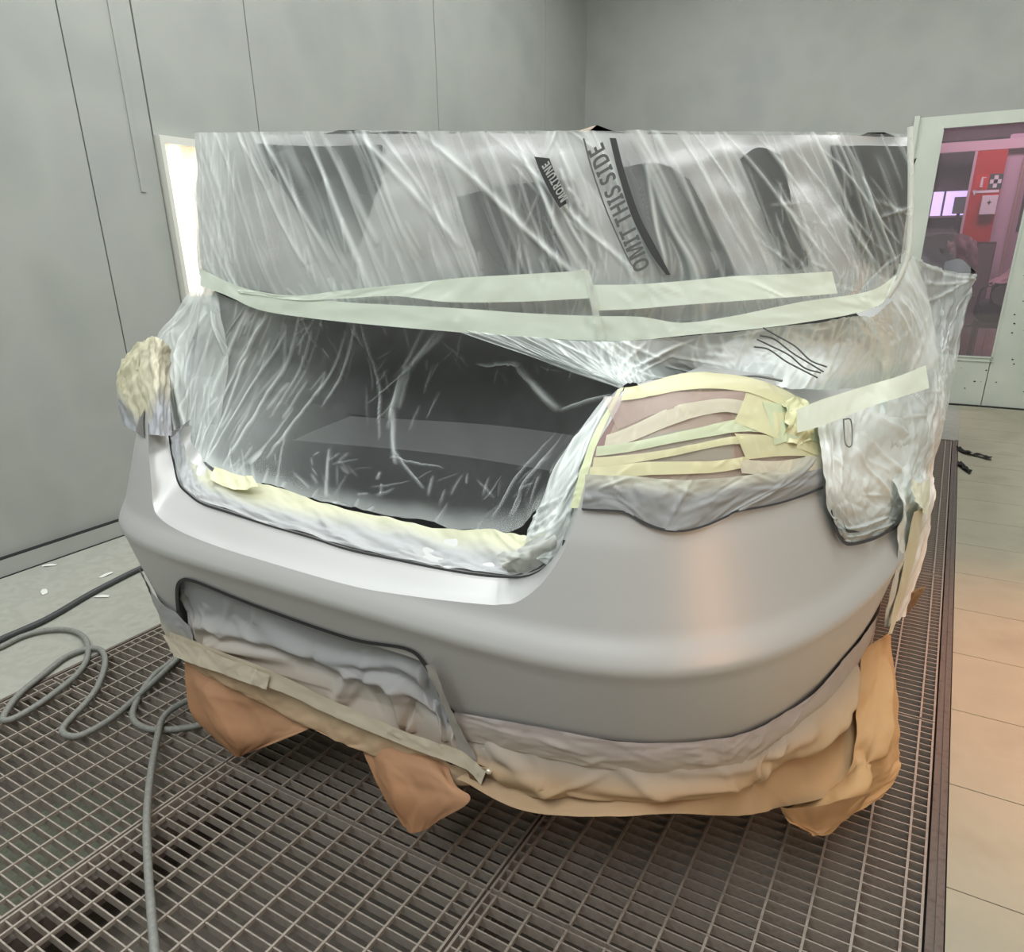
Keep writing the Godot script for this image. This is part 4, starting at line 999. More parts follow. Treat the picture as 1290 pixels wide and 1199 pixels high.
	part(band, "tape_band", sheet([[1.27, 0.429, 0.006, 1.125, 0.453, 0.006, 1.01, 0.458, 0.006, 0.87, 0.451, 0.006, 0.788, 0.443, 0.006, 0.715, 0.432, 0.006, 0.615, 0.429, 0.006, 0.48, 0.431, 0.006, 0.36, 0.452, 0.006, 0.24, 0.452, 0.006, 0.1, 0.45, 0.006], [1.266, 0.4, 0.014, 1.126, 0.42, 0.014, 1.009, 0.425, 0.014, 0.868, 0.42, 0.014, 0.785, 0.412, 0.014, 0.709, 0.401, 0.014, 0.602, 0.391, 0.014, 0.52, 0.4, 0.014, 0.38, 0.385, 0.014, 0.25, 0.38, 0.014, 0.1, 0.38, 0.014], [1.266, 0.369, 0.012, 1.129, 0.388, 0.012, 1.01, 0.394, 0.012, 0.863, 0.388, 0.012, 0.777, 0.378, 0.012, 0.691, 0.362, 0.012, 0.66, 0.36, 0.012, 0.54, 0.355, 0.012, 0.4, 0.345, 0.012, 0.26, 0.34, 0.012, 0.1, 0.345, 0.012]], 150, 26, {"skin": true, "tint": bt, "crinkle": [0.002, 8, 14, 12], "random": [[60, 0.0, 0, 1, 1, 0, 25, 0.03, 0.12, 0.004, 0.008, 0.0022, 0.0]]}), M.tape)
	# gathered knot of tape with a tow eye cover showing
	var kn := thing("tape_knot", "twisted strip of grey tape running down beside the recess to a torn paper hole", "masking tape", Vector3.ZERO)
	part(kn, "tape_strip", sheet([[1.306, 0.53, 0.012, 1.295, 0.474, 0.012, 1.281, 0.411, 0.012, 1.267, 0.332, 0.012, 1.234, 0.281, 0.012], [1.278, 0.546, 0.022, 1.266, 0.483, 0.022, 1.253, 0.416, 0.022, 1.225, 0.346, 0.022, 1.203, 0.3, 0.022]], 50, 8, {"skin": true, "tint": tape_tint(0.69, 0.67, 0.64), "crinkle": [0.004, 9, 10, 4]}), M.tape)
	part(kn, "torn_hole", sheet([[1.241, 0.341, 0.026, 1.219, 0.339, 0.026, 1.196, 0.337, 0.026], [1.248, 0.317, 0.022, 1.227, 0.314, 0.022, 1.207, 0.307, 0.022], [1.24, 0.297, 0.026, 1.226, 0.296, 0.026, 1.215, 0.293, 0.026]], 10, 8, {"skin": true}), flat(Color(0.40, 0.29, 0.19), 0.9))
	var sc := SphereMesh.new()
	sc.radius = 0.006
	sc.height = 0.012
	var at := skin_row([1.194, 0.335, 0.03, 1.192, 0.334, 0.03])
	part(kn, "screw_head", sc, flat(Color(0.9, 0.88, 0.8), 0.2, 0.6), Vector3(at[0], at[1], at[2]))


func skin_row(a: Array) -> Array:
	var r := []
	for i in range(0, a.size() - 2, 3):
		var p := skin(a[i], a[i + 1], a[i + 2])
		r.append_array([p.x, p.y, p.z])
	return r


# ------------------------------------------------------------------ clear masking film

func build_films() -> void:
	# film over the lifted lid
	var f := thing("lid_film", "clear wrinkled masking film stretched over the lifted boot lid", "masking film", Vector3.ZERO)
	var lid_alpha := func(u, v):
		var a := 0.24 * (1.0 - smoothstep(0.03, 0.14, u)) + 0.10 * smoothstep(0.35, 1.0, v)
		a += 0.20 * smoothstep(0.14, 0.2, u) * (1.0 - smoothstep(0.3, 0.36, u)) * smoothstep(0.2, 0.6, v)
		a += 0.22 * smoothstep(0.48, 0.52, u - 0.06 * v) * (1.0 - smoothstep(0.57, 0.62, u - 0.08 * v))
		a -= 0.08 * smoothstep(0.62, 0.93, u)
		return a
	part(f, "film", sheet([[-1.594, 1.462, -1.265, -1.371, 1.446, -1.265, -1.12, 1.428, -1.265, -0.884, 1.409, -1.265, -0.697, 1.398, -1.298, -0.527, 1.388, -1.33, -0.37, 1.378, -1.363, -0.224, 1.369, -1.395, -0.099, 1.36, -1.425], [-1.605, 1.374, -1.26, -1.383, 1.362, -1.26, -1.126, 1.347, -1.26, -0.885, 1.334, -1.26, -0.694, 1.326, -1.293, -0.521, 1.319, -1.325, -0.362, 1.312, -1.358, -0.215, 1.306, -1.39, -0.089, 1.299, -1.42], [-1.628, 1.261, -1.26, -1.404, 1.255, -1.26, -1.138, 1.249, -1.26, -0.89, 1.243, -1.26, -0.694, 1.238, -1.293, -0.517, 1.234, -1.325, -0.354, 1.231, -1.358, -0.204, 1.228, -1.39, -0.078, 1.219, -1.419], [-1.651, 1.169, -1.264, -1.429, 1.151, -1.264, -1.154, 1.153, -1.264, -0.898, 1.154, -1.264, -0.696, 1.153, -1.297, -0.514, 1.153, -1.329, -0.348, 1.153, -1.362, -0.195, 1.156, -1.394, -0.08, 1.164, -1.421], [-1.655, 1.125, -1.27, -1.45, 1.078, -1.27, -1.171, 1.055, -1.27, -0.908, 1.045, -1.27, -0.699, 1.035, -1.303, -0.556, 1.033, -1.327, -0.368, 1.055, -1.362, -0.198, 1.077, -1.397, -0.1, 1.1, -1.42]], 560, 150, {"alpha": 0.22, "most": 0.94, "fold_width": 1.15, "fold_height": 0.45, "fold_alpha": 1.0, "alpha_of": lid_alpha,
		"folds": [[0.26, 0.0, 0.40, 0.62, 0.006, 0.012, 0.5], [0.29, 0.0, 0.385, 0.55, 0.004, 0.01, 0.4], [0.34, 0.0, 0.60, 0.95, 0.006, 0.014, 0.55], [0.43, 0.0, 0.66, 0.9, 0.005, 0.012, 0.45], [0.46, 0.0, 0.555, 0.75, 0.005, 0.012, 0.5], [0.48, 0.05, 0.575, 0.75, 0.004, 0.01, 0.6], [0.64, 0.2, 0.665, 0.75, 0.005, 0.012, 0.6], [0.68, 0.0, 0.78, 0.7, 0.004, 0.01, 0.4], [0.70, 0.0, 0.80, 0.6, 0.003, 0.01, 0.35], [0.74, 0.0, 0.9, 0.8, 0.004, 0.011, 0.4], [0.78, 0.0, 0.92, 0.75, 0.004, 0.01, 0.35], [0.82, 0.05, 0.97, 0.8, 0.004, 0.01, 0.35], [0.87, 0.1, 0.99, 0.6, 0.003, 0.01, 0.4], [0.12, 0.0, 0.23, 0.7, 0.004, 0.01, 0.4], [0.08, 0.0, 0.20, 0.75, 0.004, 0.01, 0.4], [0.21, 0.0, 0.29, 0.6, 0.006, 0.01, 0.4]],
		"random": [[140, -0.05, -0.1, 1.0, 0.9, 65, 3, 0.16, 0.5, 0.0022, 0.006, 0.007, 0.30], [26, 0.1, -0.1, 0.7, 0.7, 64, 4, 0.2, 0.4, 0.012, 0.02, 0.012, 0.22], [110, 0.0, 0.55, 1.0, 0.95, 74, 12, 0.03, 0.10, 0.002, 0.004, 0.006, 0.34], [50, 0.8, 0.3, 1.0, 0.9, 60, 35, 0.04, 0.14, 0.002, 0.004, 0.007, 0.3], [40, 0.47, 0.0, 0.58, 0.8, 75, 20, 0.03, 0.1, 0.002, 0.004, 0.006, 0.35], [40, 0.0, 0, 0.08, 0.9, 88, 3, 0.08, 0.25, 0.002, 0.005, 0.006, 0.3]],
		"crinkle": [0.006, 4.0, 1.2, 21]}), M.film)
	# print on the lid film: lettering band and a dark label
	var side := film_text("OMIT THIS SIDE", [-0.493, 1.161, -1.313, -0.586, 1.365, -1.297], 0.031)
	f.add_child(side, true)
	part(f, "print_band", sheet([[-0.562, 1.377, -1.302, -0.544, 1.319, -1.305, -0.516, 1.247, -1.31, -0.482, 1.19, -1.316, -0.452, 1.152, -1.322], [-0.551, 1.376, -1.305, -0.532, 1.318, -1.308, -0.504, 1.251, -1.313, -0.472, 1.198, -1.318, -0.444, 1.152, -1.323]], 24, 3, {"tint": tape_tint(0.5, 0.5, 0.5), "alpha": 1.0}), M.print)
	part(f, "print_line", sheet([[-0.609, 1.379, -1.293, -0.592, 1.327, -1.296, -0.562, 1.255, -1.302, -0.523, 1.181, -1.308, -0.507, 1.161, -1.311], [-0.606, 1.379, -1.294, -0.589, 1.327, -1.297, -0.559, 1.255, -1.302, -0.52, 1.181, -1.309, -0.505, 1.161, -1.312]], 24, 2, {}), M.print_faint)
	part(f, "print_band", sheet([[-0.695, 1.354, -1.273, -0.685, 1.331, -1.275, -0.667, 1.297, -1.278, -0.647, 1.268, -1.281], [-0.667, 1.35, -1.278, -0.657, 1.327, -1.28, -0.643, 1.299, -1.282, -0.634, 1.275, -1.284]], 16, 3, {}), M.print)
	var word := film_text("MORTUNE", [-0.635, 1.28, -1.277, -0.671, 1.341, -1.27], 0.016)
	word.material_override = flat(Color(0.75, 0.77, 0.75), 0.6)
	f.add_child(word, true)
	# bright welted edge down the lid's right side
	part(f, "film_edge", tube(pts([-0.104, 1.371, -1.429, -0.09, 1.291, -1.429, -0.08, 1.219, -1.429, -0.077, 1.177, -1.428, -0.083, 1.146, -1.425, -0.095, 1.114, -1.421]), 0.0045, 40, 8), flat(Color(0.88, 0.90, 0.87), 0.4))

	# film curtain across the boot opening
	var c := thing("boot_film", "clear film curtain hanging from the lid across the open boot", "masking film", Vector3.ZERO)
	var boot_alpha := func(u, v):
		var a := 0.20 * (1.0 - smoothstep(0.2, 0.42, u)) + 0.14 * (1.0 - smoothstep(0.02, 0.12, absf(u - 0.17 + 0.10 * v)))
		a -= 0.05 * smoothstep(0.4, 0.5, u)
		a += 0.22 * smoothstep(0.90, 1.0, v)
		return a
	var boot_rows := [[-1.644, 1.118, -1.265, -1.446, 1.069, -1.265, -1.186, 1.052, -1.26, -0.901, 1.043, -1.26, -0.682, 1.036, -1.27, -0.532, 1.035, -1.29], [-1.65, 0.989, -1.22, -1.541, 0.935, -1.3, -1.3, 0.893, -1.36, -1.03, 0.891, -1.38, -0.78, 0.928, -1.38, -0.515, 0.98, -1.27], [-1.628, 0.84, -1.15, -1.538, 0.794, -1.22, -1.303, 0.76, -1.26, -1.011, 0.752, -1.28, -0.776, 0.787, -1.3, -0.507, 0.938, -1.22]]
	boot_rows.append(skin_row([2.183, 0.759, -0.115, 2, 0.742, -0.115, 1.721, 0.726, -0.115, 1.439, 0.723, -0.115, 1.228, 0.739, -0.115, 1.135, 0.825, -0.115]))
	part(c, "film", sheet(boot_rows, 320, 190, {"alpha": 0.10, "fold_width": 1.4, "fold_height": 0.55, "fold_alpha": 1.1, "most": 0.88, "alpha_of": boot_alpha,
		"folds": [[0.16, 0.0, 0.03, 1.0, 0.007, 0.014, 0.5], [0.22, 0.0, 0.06, 1.0, 0.005, 0.012, 0.45], [0.20, 0.05, 0.12, 1.0, 0.006, 0.013, 0.55], [0.27, 0.1, 0.13, 0.98, 0.004, 0.012, 0.5], [0.30, 0.1, 0.2, 0.98, 0.005, 0.012, 0.45], [0.335, 0.05, 0.28, 0.6, 0.004, 0.01, 0.35], [0.41, 0.05, 0.30, 0.85, 0.004, 0.01, 0.4], [0.43, 0.0, 0.38, 0.5, 0.004, 0.01, 0.45], [0.44, 0.0, 0.52, 0.6, 0.003, 0.01, 0.4], [0.60, 0.0, 0.53, 0.25, 0.009, 0.014, 0.34], [0.585, 0.0, 0.545, 0.2, 0.004, 0.01, 0.3], [0.56, 0.0, 0.53, 0.22, 0.004, 0.01, 0.3], [0.535, 0.2, 0.525, 0.5, 0.009, 0.014, 0.36], [0.545, 0.2, 0.54, 0.45, 0.004, 0.01, 0.35], [0.525, 0.25, 0.53, 0.55, 0.003, 0.01, 0.35], [0.53, 0.45, 0.56, 0.72, 0.005, 0.012, 0.45], [0.555, 0.65, 0.62, 0.85, 0.004, 0.012, 0.35], [0.545, 0.68, 0.66, 0.72, 0.003, 0.01, 0.35], [0.68, 0.18, 0.78, 0.20, 0.006, 0.014, 0.55], [0.76, 0.18, 0.90, 0.55, 0.008, 0.018, 0.55], [0.90, 0.55, 1.0, 0.62, 0.008, 0.014, 0.45], [0.8, 0.95, 0.92, 0.7, 0.003, 0.01, 0.3], [0.76, 0.95, 0.9, 0.66, 0.003, 0.01, 0.3], [0.44, 0.98, 0.43, 0.7, 0.004, 0.01, 0.35]],
		"random": [[46, 0.0, 0.0, 0.36, 0.9, 100, 7, 0.08, 0.34, 0.002, 0.005, 0.007, 0.32], [40, 0.3, 0.0, 0.62, 0.5, 100, 22, 0.04, 0.16, 0.002, 0.003, 0.006, 0.22], [26, 0.62, 0.0, 0.9, 0.3, 60, 25, 0.04, 0.12, 0.002, 0.003, 0.006, 0.18], [46, 0.45, 0.72, 1.0, 1.0, 120, 25, 0.03, 0.12, 0.002, 0.004, 0.006, 0.2], [30, 0.2, 0.7, 0.5, 1.0, 80, 20, 0.03, 0.12, 0.002, 0.004, 0.006, 0.22]],
		"crinkle": [0.007, 6, 3, 5]}), M.film)

	# film between lid, left tail light and boot opening
	var l := thing("left_corner_film", "pinkish white gathered film between the lid and the far left tail light", "masking film", Vector3.ZERO)
	var left_alpha := func(u, v):
		return 0.28 * (1.0 - smoothstep(0.0, 0.35, v)) - 0.1 * smoothstep(0.35, 0.6, u) * smoothstep(0.2, 0.4, v) * (1.0 - smoothstep(0.8, 0.95, v))
	part(l, "film", sheet([[-1.711, 1.143, -1.3, -1.666, 1.132, -1.28, -1.632, 1.118, -1.27, -1.612, 1.103, -1.27], [-1.824, 1.052, -1.3, -1.716, 1.032, -1.26, -1.649, 1.021, -1.25, -1.586, 1.007, -1.26], [-1.909, 0.974, -1.28, -1.728, 0.969, -1.22, -1.654, 0.95, -1.24, -1.58, 0.929, -1.25], [-1.731, 0.87, -1.16, -1.645, 0.869, -1.15, -1.61, 0.857, -1.18, -1.567, 0.826, -1.2], [-1.622, 0.784, -1.08, -1.557, 0.774, -1.07, -1.529, 0.752, -1.09, -1.517, 0.716, -1.12], [-1.537, 0.729, -1.02, -1.494, 0.713, -1.02, -1.484, 0.698, -1.04, -1.461, 0.687, -1.06]], 80, 150, {"alpha": 0.46, "fold_width": 1.4, "fold_height": 0.5, "most": 0.9, "alpha_of": left_alpha,
		"folds": [[0.3, 0.02, 0.0, 0.5, 0.004, 0.01, 0.4], [0.4, 0.02, 0.25, 0.6, 0.004, 0.01, 0.4], [0.55, 0.02, 0.5, 0.3, 0.004, 0.01, 0.4], [0.7, 0.02, 0.95, 0.35, 0.004, 0.01, 0.4], [0.1, 0.45, 0.55, 0.95, 0.012, 0.014, 0.4], [0.02, 0.6, 0.3, 0.98, 0.004, 0.01, 0.35]],
		"random": [[60, 0, 0, 1, 1, 95, 18, 0.05, 0.18, 0.002, 0.005, 0.006, 0.3]], "crinkle": [0.006, 8, 4, 15]}), M.film)

	# film over the right quarter, gathered towards the light's inner corner
	var q := thing("quarter_film", "crinkled white film draped over the right rear wing above the taped tail light", "masking film", Vector3.ZERO)
	var qa := func(u, v): return -0.18 * (1.0 - smoothstep(0.05, 0.22, u)) + 0.1 * smoothstep(0.6, 0.9, u)
	part(q, "film", sheet([[-0.882, 1.048, -1.25, -0.712, 1.039, -1.26, -0.544, 1.035, -1.28, -0.419, 1.044, -1.34, -0.287, 1.059, -1.38, -0.162, 1.079, -1.42, -0.099, 1.1, -1.46, -0.091, 1.174, -1.9], [-0.671, 0.998, -1.25, -0.603, 0.995, -1.25, -0.517, 0.992, -1.27, -0.432, 1.002, -1.34, -0.303, 1.015, -1.38, -0.179, 1.028, -1.45, -0.087, 1.038, -1.6, -0.042, 1.043, -2.1], [-0.485, 0.966, -1.21, -0.484, 0.966, -1.215, -0.475, 0.969, -1.23, -0.42, 0.968, -1.36, -0.316, 0.975, -1.36, -0.199, 0.966, -1.33, -0.096, 0.928, -1.66, -0.005, 0.911, -2.1]], 320, 130, {"alpha": 0.56, "fold_width": 1.0, "fold_height": 0.3, "fold_alpha": 1.2, "most": 0.96, "alpha_of": qa,
		"folds": [[0.0, 0.02, 0.02, 0.98, 0.006, 0.01, 0.5], [0.1, 0.02, 0.05, 0.98, 0.004, 0.01, 0.4], [0.2, 0.02, 0.12, 0.98, 0.004, 0.01, 0.5], [0.28, 0.0, 0.22, 0.9, 0.005, 0.012, 0.5], [0.36, 0.05, 0.24, 0.95, 0.005, 0.012, 0.5], [0.46, 0.05, 0.26, 0.9, 0.005, 0.014, 0.5], [0.55, 0.25, 0.72, 0.9, 0.006, 0.015, 0.5], [0.8, 0.1, 0.87, 0.95, 0.006, 0.015, 0.45], [0.9, 0.1, 0.93, 0.95, 0.006, 0.015, 0.45]],
		"random": [[90, 0.2, 0, 1, 1, 40, 30, 0.05, 0.2, 0.003, 0.006, 0.010, 0.36], [70, 0.0, 0, 0.35, 1, 100, 35, 0.04, 0.14, 0.002, 0.004, 0.007, 0.34], [60, 0.55, 0, 1, 1, 70, 50, 0.03, 0.1, 0.003, 0.006, 0.010, 0.34]],
		"crinkle": [0.006, 6, 6, 11]}), M.film)
	for k in 4:
		var a := 945.0 + 6 * k
		part(q, "print_row", tube(film_line(k), 0.0014, 30, 5), M.print)
	part(q, "print_row", tube(pts([-0.39, 0.982, -1.3, -0.351, 0.987, -1.3, -0.306, 0.986, -1.29, -0.266, 0.989, -1.29, -0.224, 0.986, -1.28]), 0.0022, 24, 5), M.print_faint)

	# flap hanging beside the light, its lower corner sprayed grey
	var w := thing("wing_flap_film", "white film flap with a grey sprayed lower corner hanging beside the right tail light", "masking film", Vector3.ZERO)
	var wt := func(u, v): return lin(1.0, 1.0, 1.0).lerp(lin(0.72, 0.73, 0.73), smoothstep(0.35, 0.85, v - u * 0.25))
	var wa := func(_u, v): return 0.3 * smoothstep(0.4, 0.8, v)
	part(w, "film", sheet([[0.444, 0.939, 0.02, 0.307, 0.93, 0.02, 0.024, 0.91, 0.02, -0.225, 0.905, 0.02, -0.2, 0.97, 0.02], [0.496, 0.889, 0.03, 0.405, 0.88, 0.03, 0.232, 0.858, 0.03, -0.162, 0.797, 0.03, -0.2, 0.83, 0.03], [0.513, 0.827, 0.022, 0.433, 0.811, 0.022, 0.275, 0.782, 0.022, 0.036, 0.733, 0.022, -0.15, 0.75, 0.022], [0.501, 0.774, 0.012, 0.427, 0.749, 0.012, 0.285, 0.723, 0.012, 0.097, 0.691, 0.012, -0.1, 0.7, 0.012], [0.471, 0.734, 0.008, 0.433, 0.712, 0.008, 0.32, 0.692, 0.008, 0.169, 0.669, 0.008, 0.02, 0.66, 0.008]], 120, 110, {"skin": true, "alpha": 0.92, "most": 0.99, "fold_width": 1.1, "fold_height": 0.35, "tint": wt, "alpha_of": wa,
		"folds": [[0.05, 0.05, 0.08, 0.95, 0.004, 0.01, 0.4], [0.12, 0.1, 0.1, 0.9, 0.004, -0.012, 0.3], [0.2, 0.05, 0.8, 0.6, 0.005, 0.012, 0.3], [0.25, 0.2, 0.7, 0.75, 0.005, 0.012, 0.3], [0.3, 0.05, 0.9, 0.4, 0.005, 0.012, 0.3], [0.12, 0.85, 0.6, 0.8, 0.006, 0.014, 0.2], [0.1, 0.95, 0.8, 0.9, 0.005, 0.012, 0.2]],
		"random": [[60, 0, 0, 1, 1, 45, 30, 0.04, 0.16, 0.003, 0.006, 0.008, 0.25]], "crinkle": [0.0045, 7, 7, 19]}), M.film)
	part(w, "paint_edge", sheet([[0.453, 0.886, 0.012, 0.486, 0.819, 0.012, 0.49, 0.771, 0.012, 0.478, 0.739, 0.012, 0.46, 0.721, 0.012, 0.429, 0.712, 0.012, 0.332, 0.695, 0.012, 0.215, 0.68, 0.012, 0.056, 0.653, 0.012], [0.46, 0.886, 0.012, 0.495, 0.82, 0.012, 0.499, 0.771, 0.012, 0.488, 0.738, 0.012, 0.465, 0.717, 0.012, 0.432, 0.707, 0.012, 0.335, 0.69, 0.012, 0.219, 0.675, 0.012, 0.058, 0.647, 0.012]], 70, 2, {"skin": true}), M.edge)
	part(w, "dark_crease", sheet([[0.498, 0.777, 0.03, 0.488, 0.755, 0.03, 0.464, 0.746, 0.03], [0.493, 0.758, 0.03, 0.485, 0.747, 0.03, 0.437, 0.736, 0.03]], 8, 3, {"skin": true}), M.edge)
	part(w, "print_mark", tube(pts(skin_row([0.412, 0.919, 0.05, 0.387, 0.913, 0.05, 0.428, 0.882, 0.05, 0.448, 0.887, 0.05, 0.412, 0.919, 0.05])), 0.0012, 24, 5), M.print_faint)

	# film along the car's right side, pulled over the mirror
	var s := thing("side_film", "white film along the car's right side, stretched to a peak over the mirror", "masking film", Vector3.ZERO)
	part(s, "film", sheet([[-0.111, 1.18, -1.95, -0.083, 1.142, -2.6, -0.016, 1.104, -3.1, 0.063, 1.085, -3.43], [-0.104, 1.056, -1.95, -0.064, 0.991, -2.6, -0.007, 0.96, -2.95, 0.057, 0.973, -3.36], [-0.104, 0.976, -1.7, -0.024, 0.904, -2.3, 0.01, 0.859, -2.7, 0.05, 0.817, -3.1], [-0.073, 0.885, -1.6, 0.011, 0.797, -2.1, 0.032, 0.721, -2.5, 0.046, 0.651, -2.9], [-0.046, 0.797, -1.54, 0.009, 0.725, -1.85, 0.024, 0.63, -2.2, 0.035, 0.548, -2.5], [-0.018, 0.724, -1.5, 0.017, 0.674, -1.7, 0.036, 0.627, -1.9, 0.044, 0.585, -2.1], [-0.008, 0.601, -1.52, 0.011, 0.558, -1.66, 0.034, 0.514, -1.85, 0.05, 0.487, -2], [-0.006, 0.409, -1.62, 0.005, 0.381, -1.7, 0.017, 0.354, -1.78, 0.029, 0.34, -1.85]], 110, 220, {"alpha": 0.62, "fold_width": 1.1, "fold_height": 0.32, "fold_alpha": 1.2, "most": 0.97, "alpha_of": func(u, v): return 0.25 * smoothstep(0.45, 0.7, v) - 0.1 * (1.0 - smoothstep(0.2, 0.5, v)),
		"folds": [[0.0, 0.0, 1.0, 0.02, 0.006, 0.01, 0.5], [1.0, 0.02, 0.85, 0.5, 0.006, 0.01, 0.5], [0.98, 0.02, 0.2, 0.12, 0.006, 0.012, 0.4], [0.95, 0.05, 0.4, 0.4, 0.006, 0.012, 0.4], [0.9, 0.03, 0.3, 0.05, 0.006, 0.012, 0.4]],
		"random": [[70, 0, 0, 1, 0.5, 70, 35, 0.1, 0.4, 0.004, 0.009, 0.012, 0.35], [50, 0, 0.5, 1, 1, 85, 15, 0.1, 0.3, 0.003, 0.007, 0.010, 0.35]], "crinkle": [0.008, 4, 4, 12]}), M.film)
	part(s, "tape_edge", sheet([[0.003, 0.401, -1.6, 0.003, 0.451, -1.62, 0.005, 0.545, -1.6, 0.007, 0.65, -1.56, 0.007, 0.704, -1.55], [0.012, 0.378, -1.66, 0.018, 0.431, -1.68, 0.023, 0.516, -1.68, 0.025, 0.618, -1.66, 0.023, 0.684, -1.65]], 60, 8, {"tint": tape_tint(0.86, 0.85, 0.74), "crinkle": [0.004, 6, 8, 6]}), M.tape)
	part(s, "tape_edge", sheet([[-0.008, 0.767, -1.58, 0.009, 0.742, -1.62, 0.024, 0.726, -1.75], [-0.001, 0.736, -1.55, 0.017, 0.705, -1.58, 0.032, 0.664, -1.66]], 20, 10, {"tint": tape_tint(0.84, 0.85, 0.76), "crinkle": [0.005, 10, 10, 16]}), M.tape)
	var tw := thing("wing_tape", "pale tape strip slanting up across the film on the right rear wing", "masking tape", Vector3.ZERO)
	tape(tw, "tape_strip", [-0.189, 0.948, -1.24, -0.157, 0.962, -1.27, -0.104, 0.971, -1.38, -0.063, 0.972, -1.5, -0.025, 0.957, -1.78], [-0.183, 0.911, -1.235, -0.147, 0.922, -1.265, -0.089, 0.938, -1.375, -0.051, 0.937, -1.49, -0.011, 0.911, -1.77], false, tape_tint(0.91, 0.95, 0.89), M.tape, 1.0, 0.003, 60)


func film_line(k: int) -> PackedVector3Array:
	var p: PackedVector3Array = pts([-0.287, 1.033, -1.33, -0.262, 1.027, -1.33, -0.229, 1.013, -1.32, -0.2, 0.999, -1.31, -0.172, 0.992, -1.3])
	for i in p.size():
		p[i] += Vector3(0.004 * k, 0.010 * k * (1.0 - 0.12 * i), 0.0) + Vector3(0, 0.003 * ((i + k) % 2), 0)
	return p


func film_text(words: String, line: Array, height: float) -> MeshInstance3D:
	var a := Vector3(line[0], line[1], line[2])
	var b := Vector3(line[3], line[4], line[5])
	var t := TextMesh.new()
	var fnt := SystemFont.new()
	fnt.font_names = PackedStringArray(["Droid Sans"])
	fnt.font_weight = 700
	t.font = fnt
	t.text = words
	t.font_size = 32
	t.pixel_size = 0.01
	t.depth = 0.01
	var ab := t.get_aabb()
	var o := MeshInstance3D.new()
	o.name = "lettering"
	o.mesh = t
	o.material_override = M.print_faint
	var x := (b - a).normalized()
	var zz := Vector3(0, 0, 1)
	zz = (zz - x * zz.dot(x)).normalized()
	var y := zz.cross(x)
	o.transform = Transform3D(Basis(x * (b - a).length() / ab.size.x, y * height / ab.size.y, zz * 0.1), (a + b) / 2)
	return o


func build_lid_tapes() -> void:
	var green := tape_tint(0.91, 0.95, 0.89)
	var low := thing("lid_tape", "long pale green tape strip sagging along the bottom of the lid film", "masking tape", Vector3.ZERO)
	tape(low, "tape_strip", [-1.625, 1.164, -1.245, -1.522, 1.131, -1.245, -1.407, 1.111, -1.245, -1.167, 1.095, -1.245, -0.883, 1.09, -1.246, -0.713, 1.082, -1.273, -0.577, 1.079, -1.297, -0.493, 1.079, -1.312, -0.417, 1.07, -1.326, -0.327, 1.084, -1.345, -0.223, 1.108, -1.367, -0.125, 1.125, -1.39, -0.085, 1.152, -1.4], [-1.632, 1.123, -1.245, -1.529, 1.098, -1.245, -1.416, 1.068, -1.245, -1.172, 1.052, -1.245, -0.885, 1.043, -1.246, -0.714, 1.036, -1.273, -0.556, 1.033, -1.3, -0.482, 1.038, -1.314, -0.415, 1.047, -1.326, -0.282, 1.063, -1.353, -0.158, 1.085, -1.381, -0.104, 1.104, -1.394, -0.091, 1.127, -1.397], false, green, M.tape, 1.0, 0.0035, 140)
	var up := thing("lid_tape", "pale green tape strip narrowing to the left, ending in the middle of the lid", "masking tape", Vector3.ZERO)
	tape(up, "tape_strip", [-1.493, 1.117, -1.242, -1.308, 1.106, -1.242, -1.161, 1.119, -1.242, -0.977, 1.135, -1.242, -0.848, 1.147, -1.247, -0.732, 1.153, -1.266, -0.596, 1.16, -1.29], [-1.495, 1.11, -1.242, -1.31, 1.096, -1.242, -1.163, 1.102, -1.242, -1.013, 1.11, -1.242, -0.88, 1.101, -1.243, -0.733, 1.103, -1.266, -0.586, 1.111, -1.292], false, green, M.tape, 1.0, 0.003, 90)
	tape(up, "folded_end", [-0.603, 1.16, -1.285, -0.588, 1.158, -1.287, -0.575, 1.119, -1.29, -0.565, 1.077, -1.291, -0.554, 1.037, -1.293], [-0.615, 1.16, -1.282, -0.6, 1.158, -1.285, -0.587, 1.116, -1.287, -0.577, 1.074, -1.289, -0.57, 1.036, -1.29], false, tape_tint(0.92, 0.95, 0.90), M.tape_thin, 0.6, 0.003, 30)
	var rt := thing("lid_tape", "pale green tape strip on the right half of the lid, above the sagging one", "masking tape", Vector3.ZERO)
	tape(rt, "tape_strip", [-0.582, 1.135, -1.293, -0.505, 1.136, -1.307, -0.421, 1.142, -1.323, -0.333, 1.15, -1.342, -0.253, 1.153, -1.359, -0.182, 1.157, -1.374], [-0.575, 1.089, -1.294, -0.502, 1.093, -1.307, -0.418, 1.101, -1.323, -0.286, 1.112, -1.35, -0.224, 1.117, -1.364, -0.169, 1.122, -1.376], false, green, M.tape, 1.0, 0.003, 90)


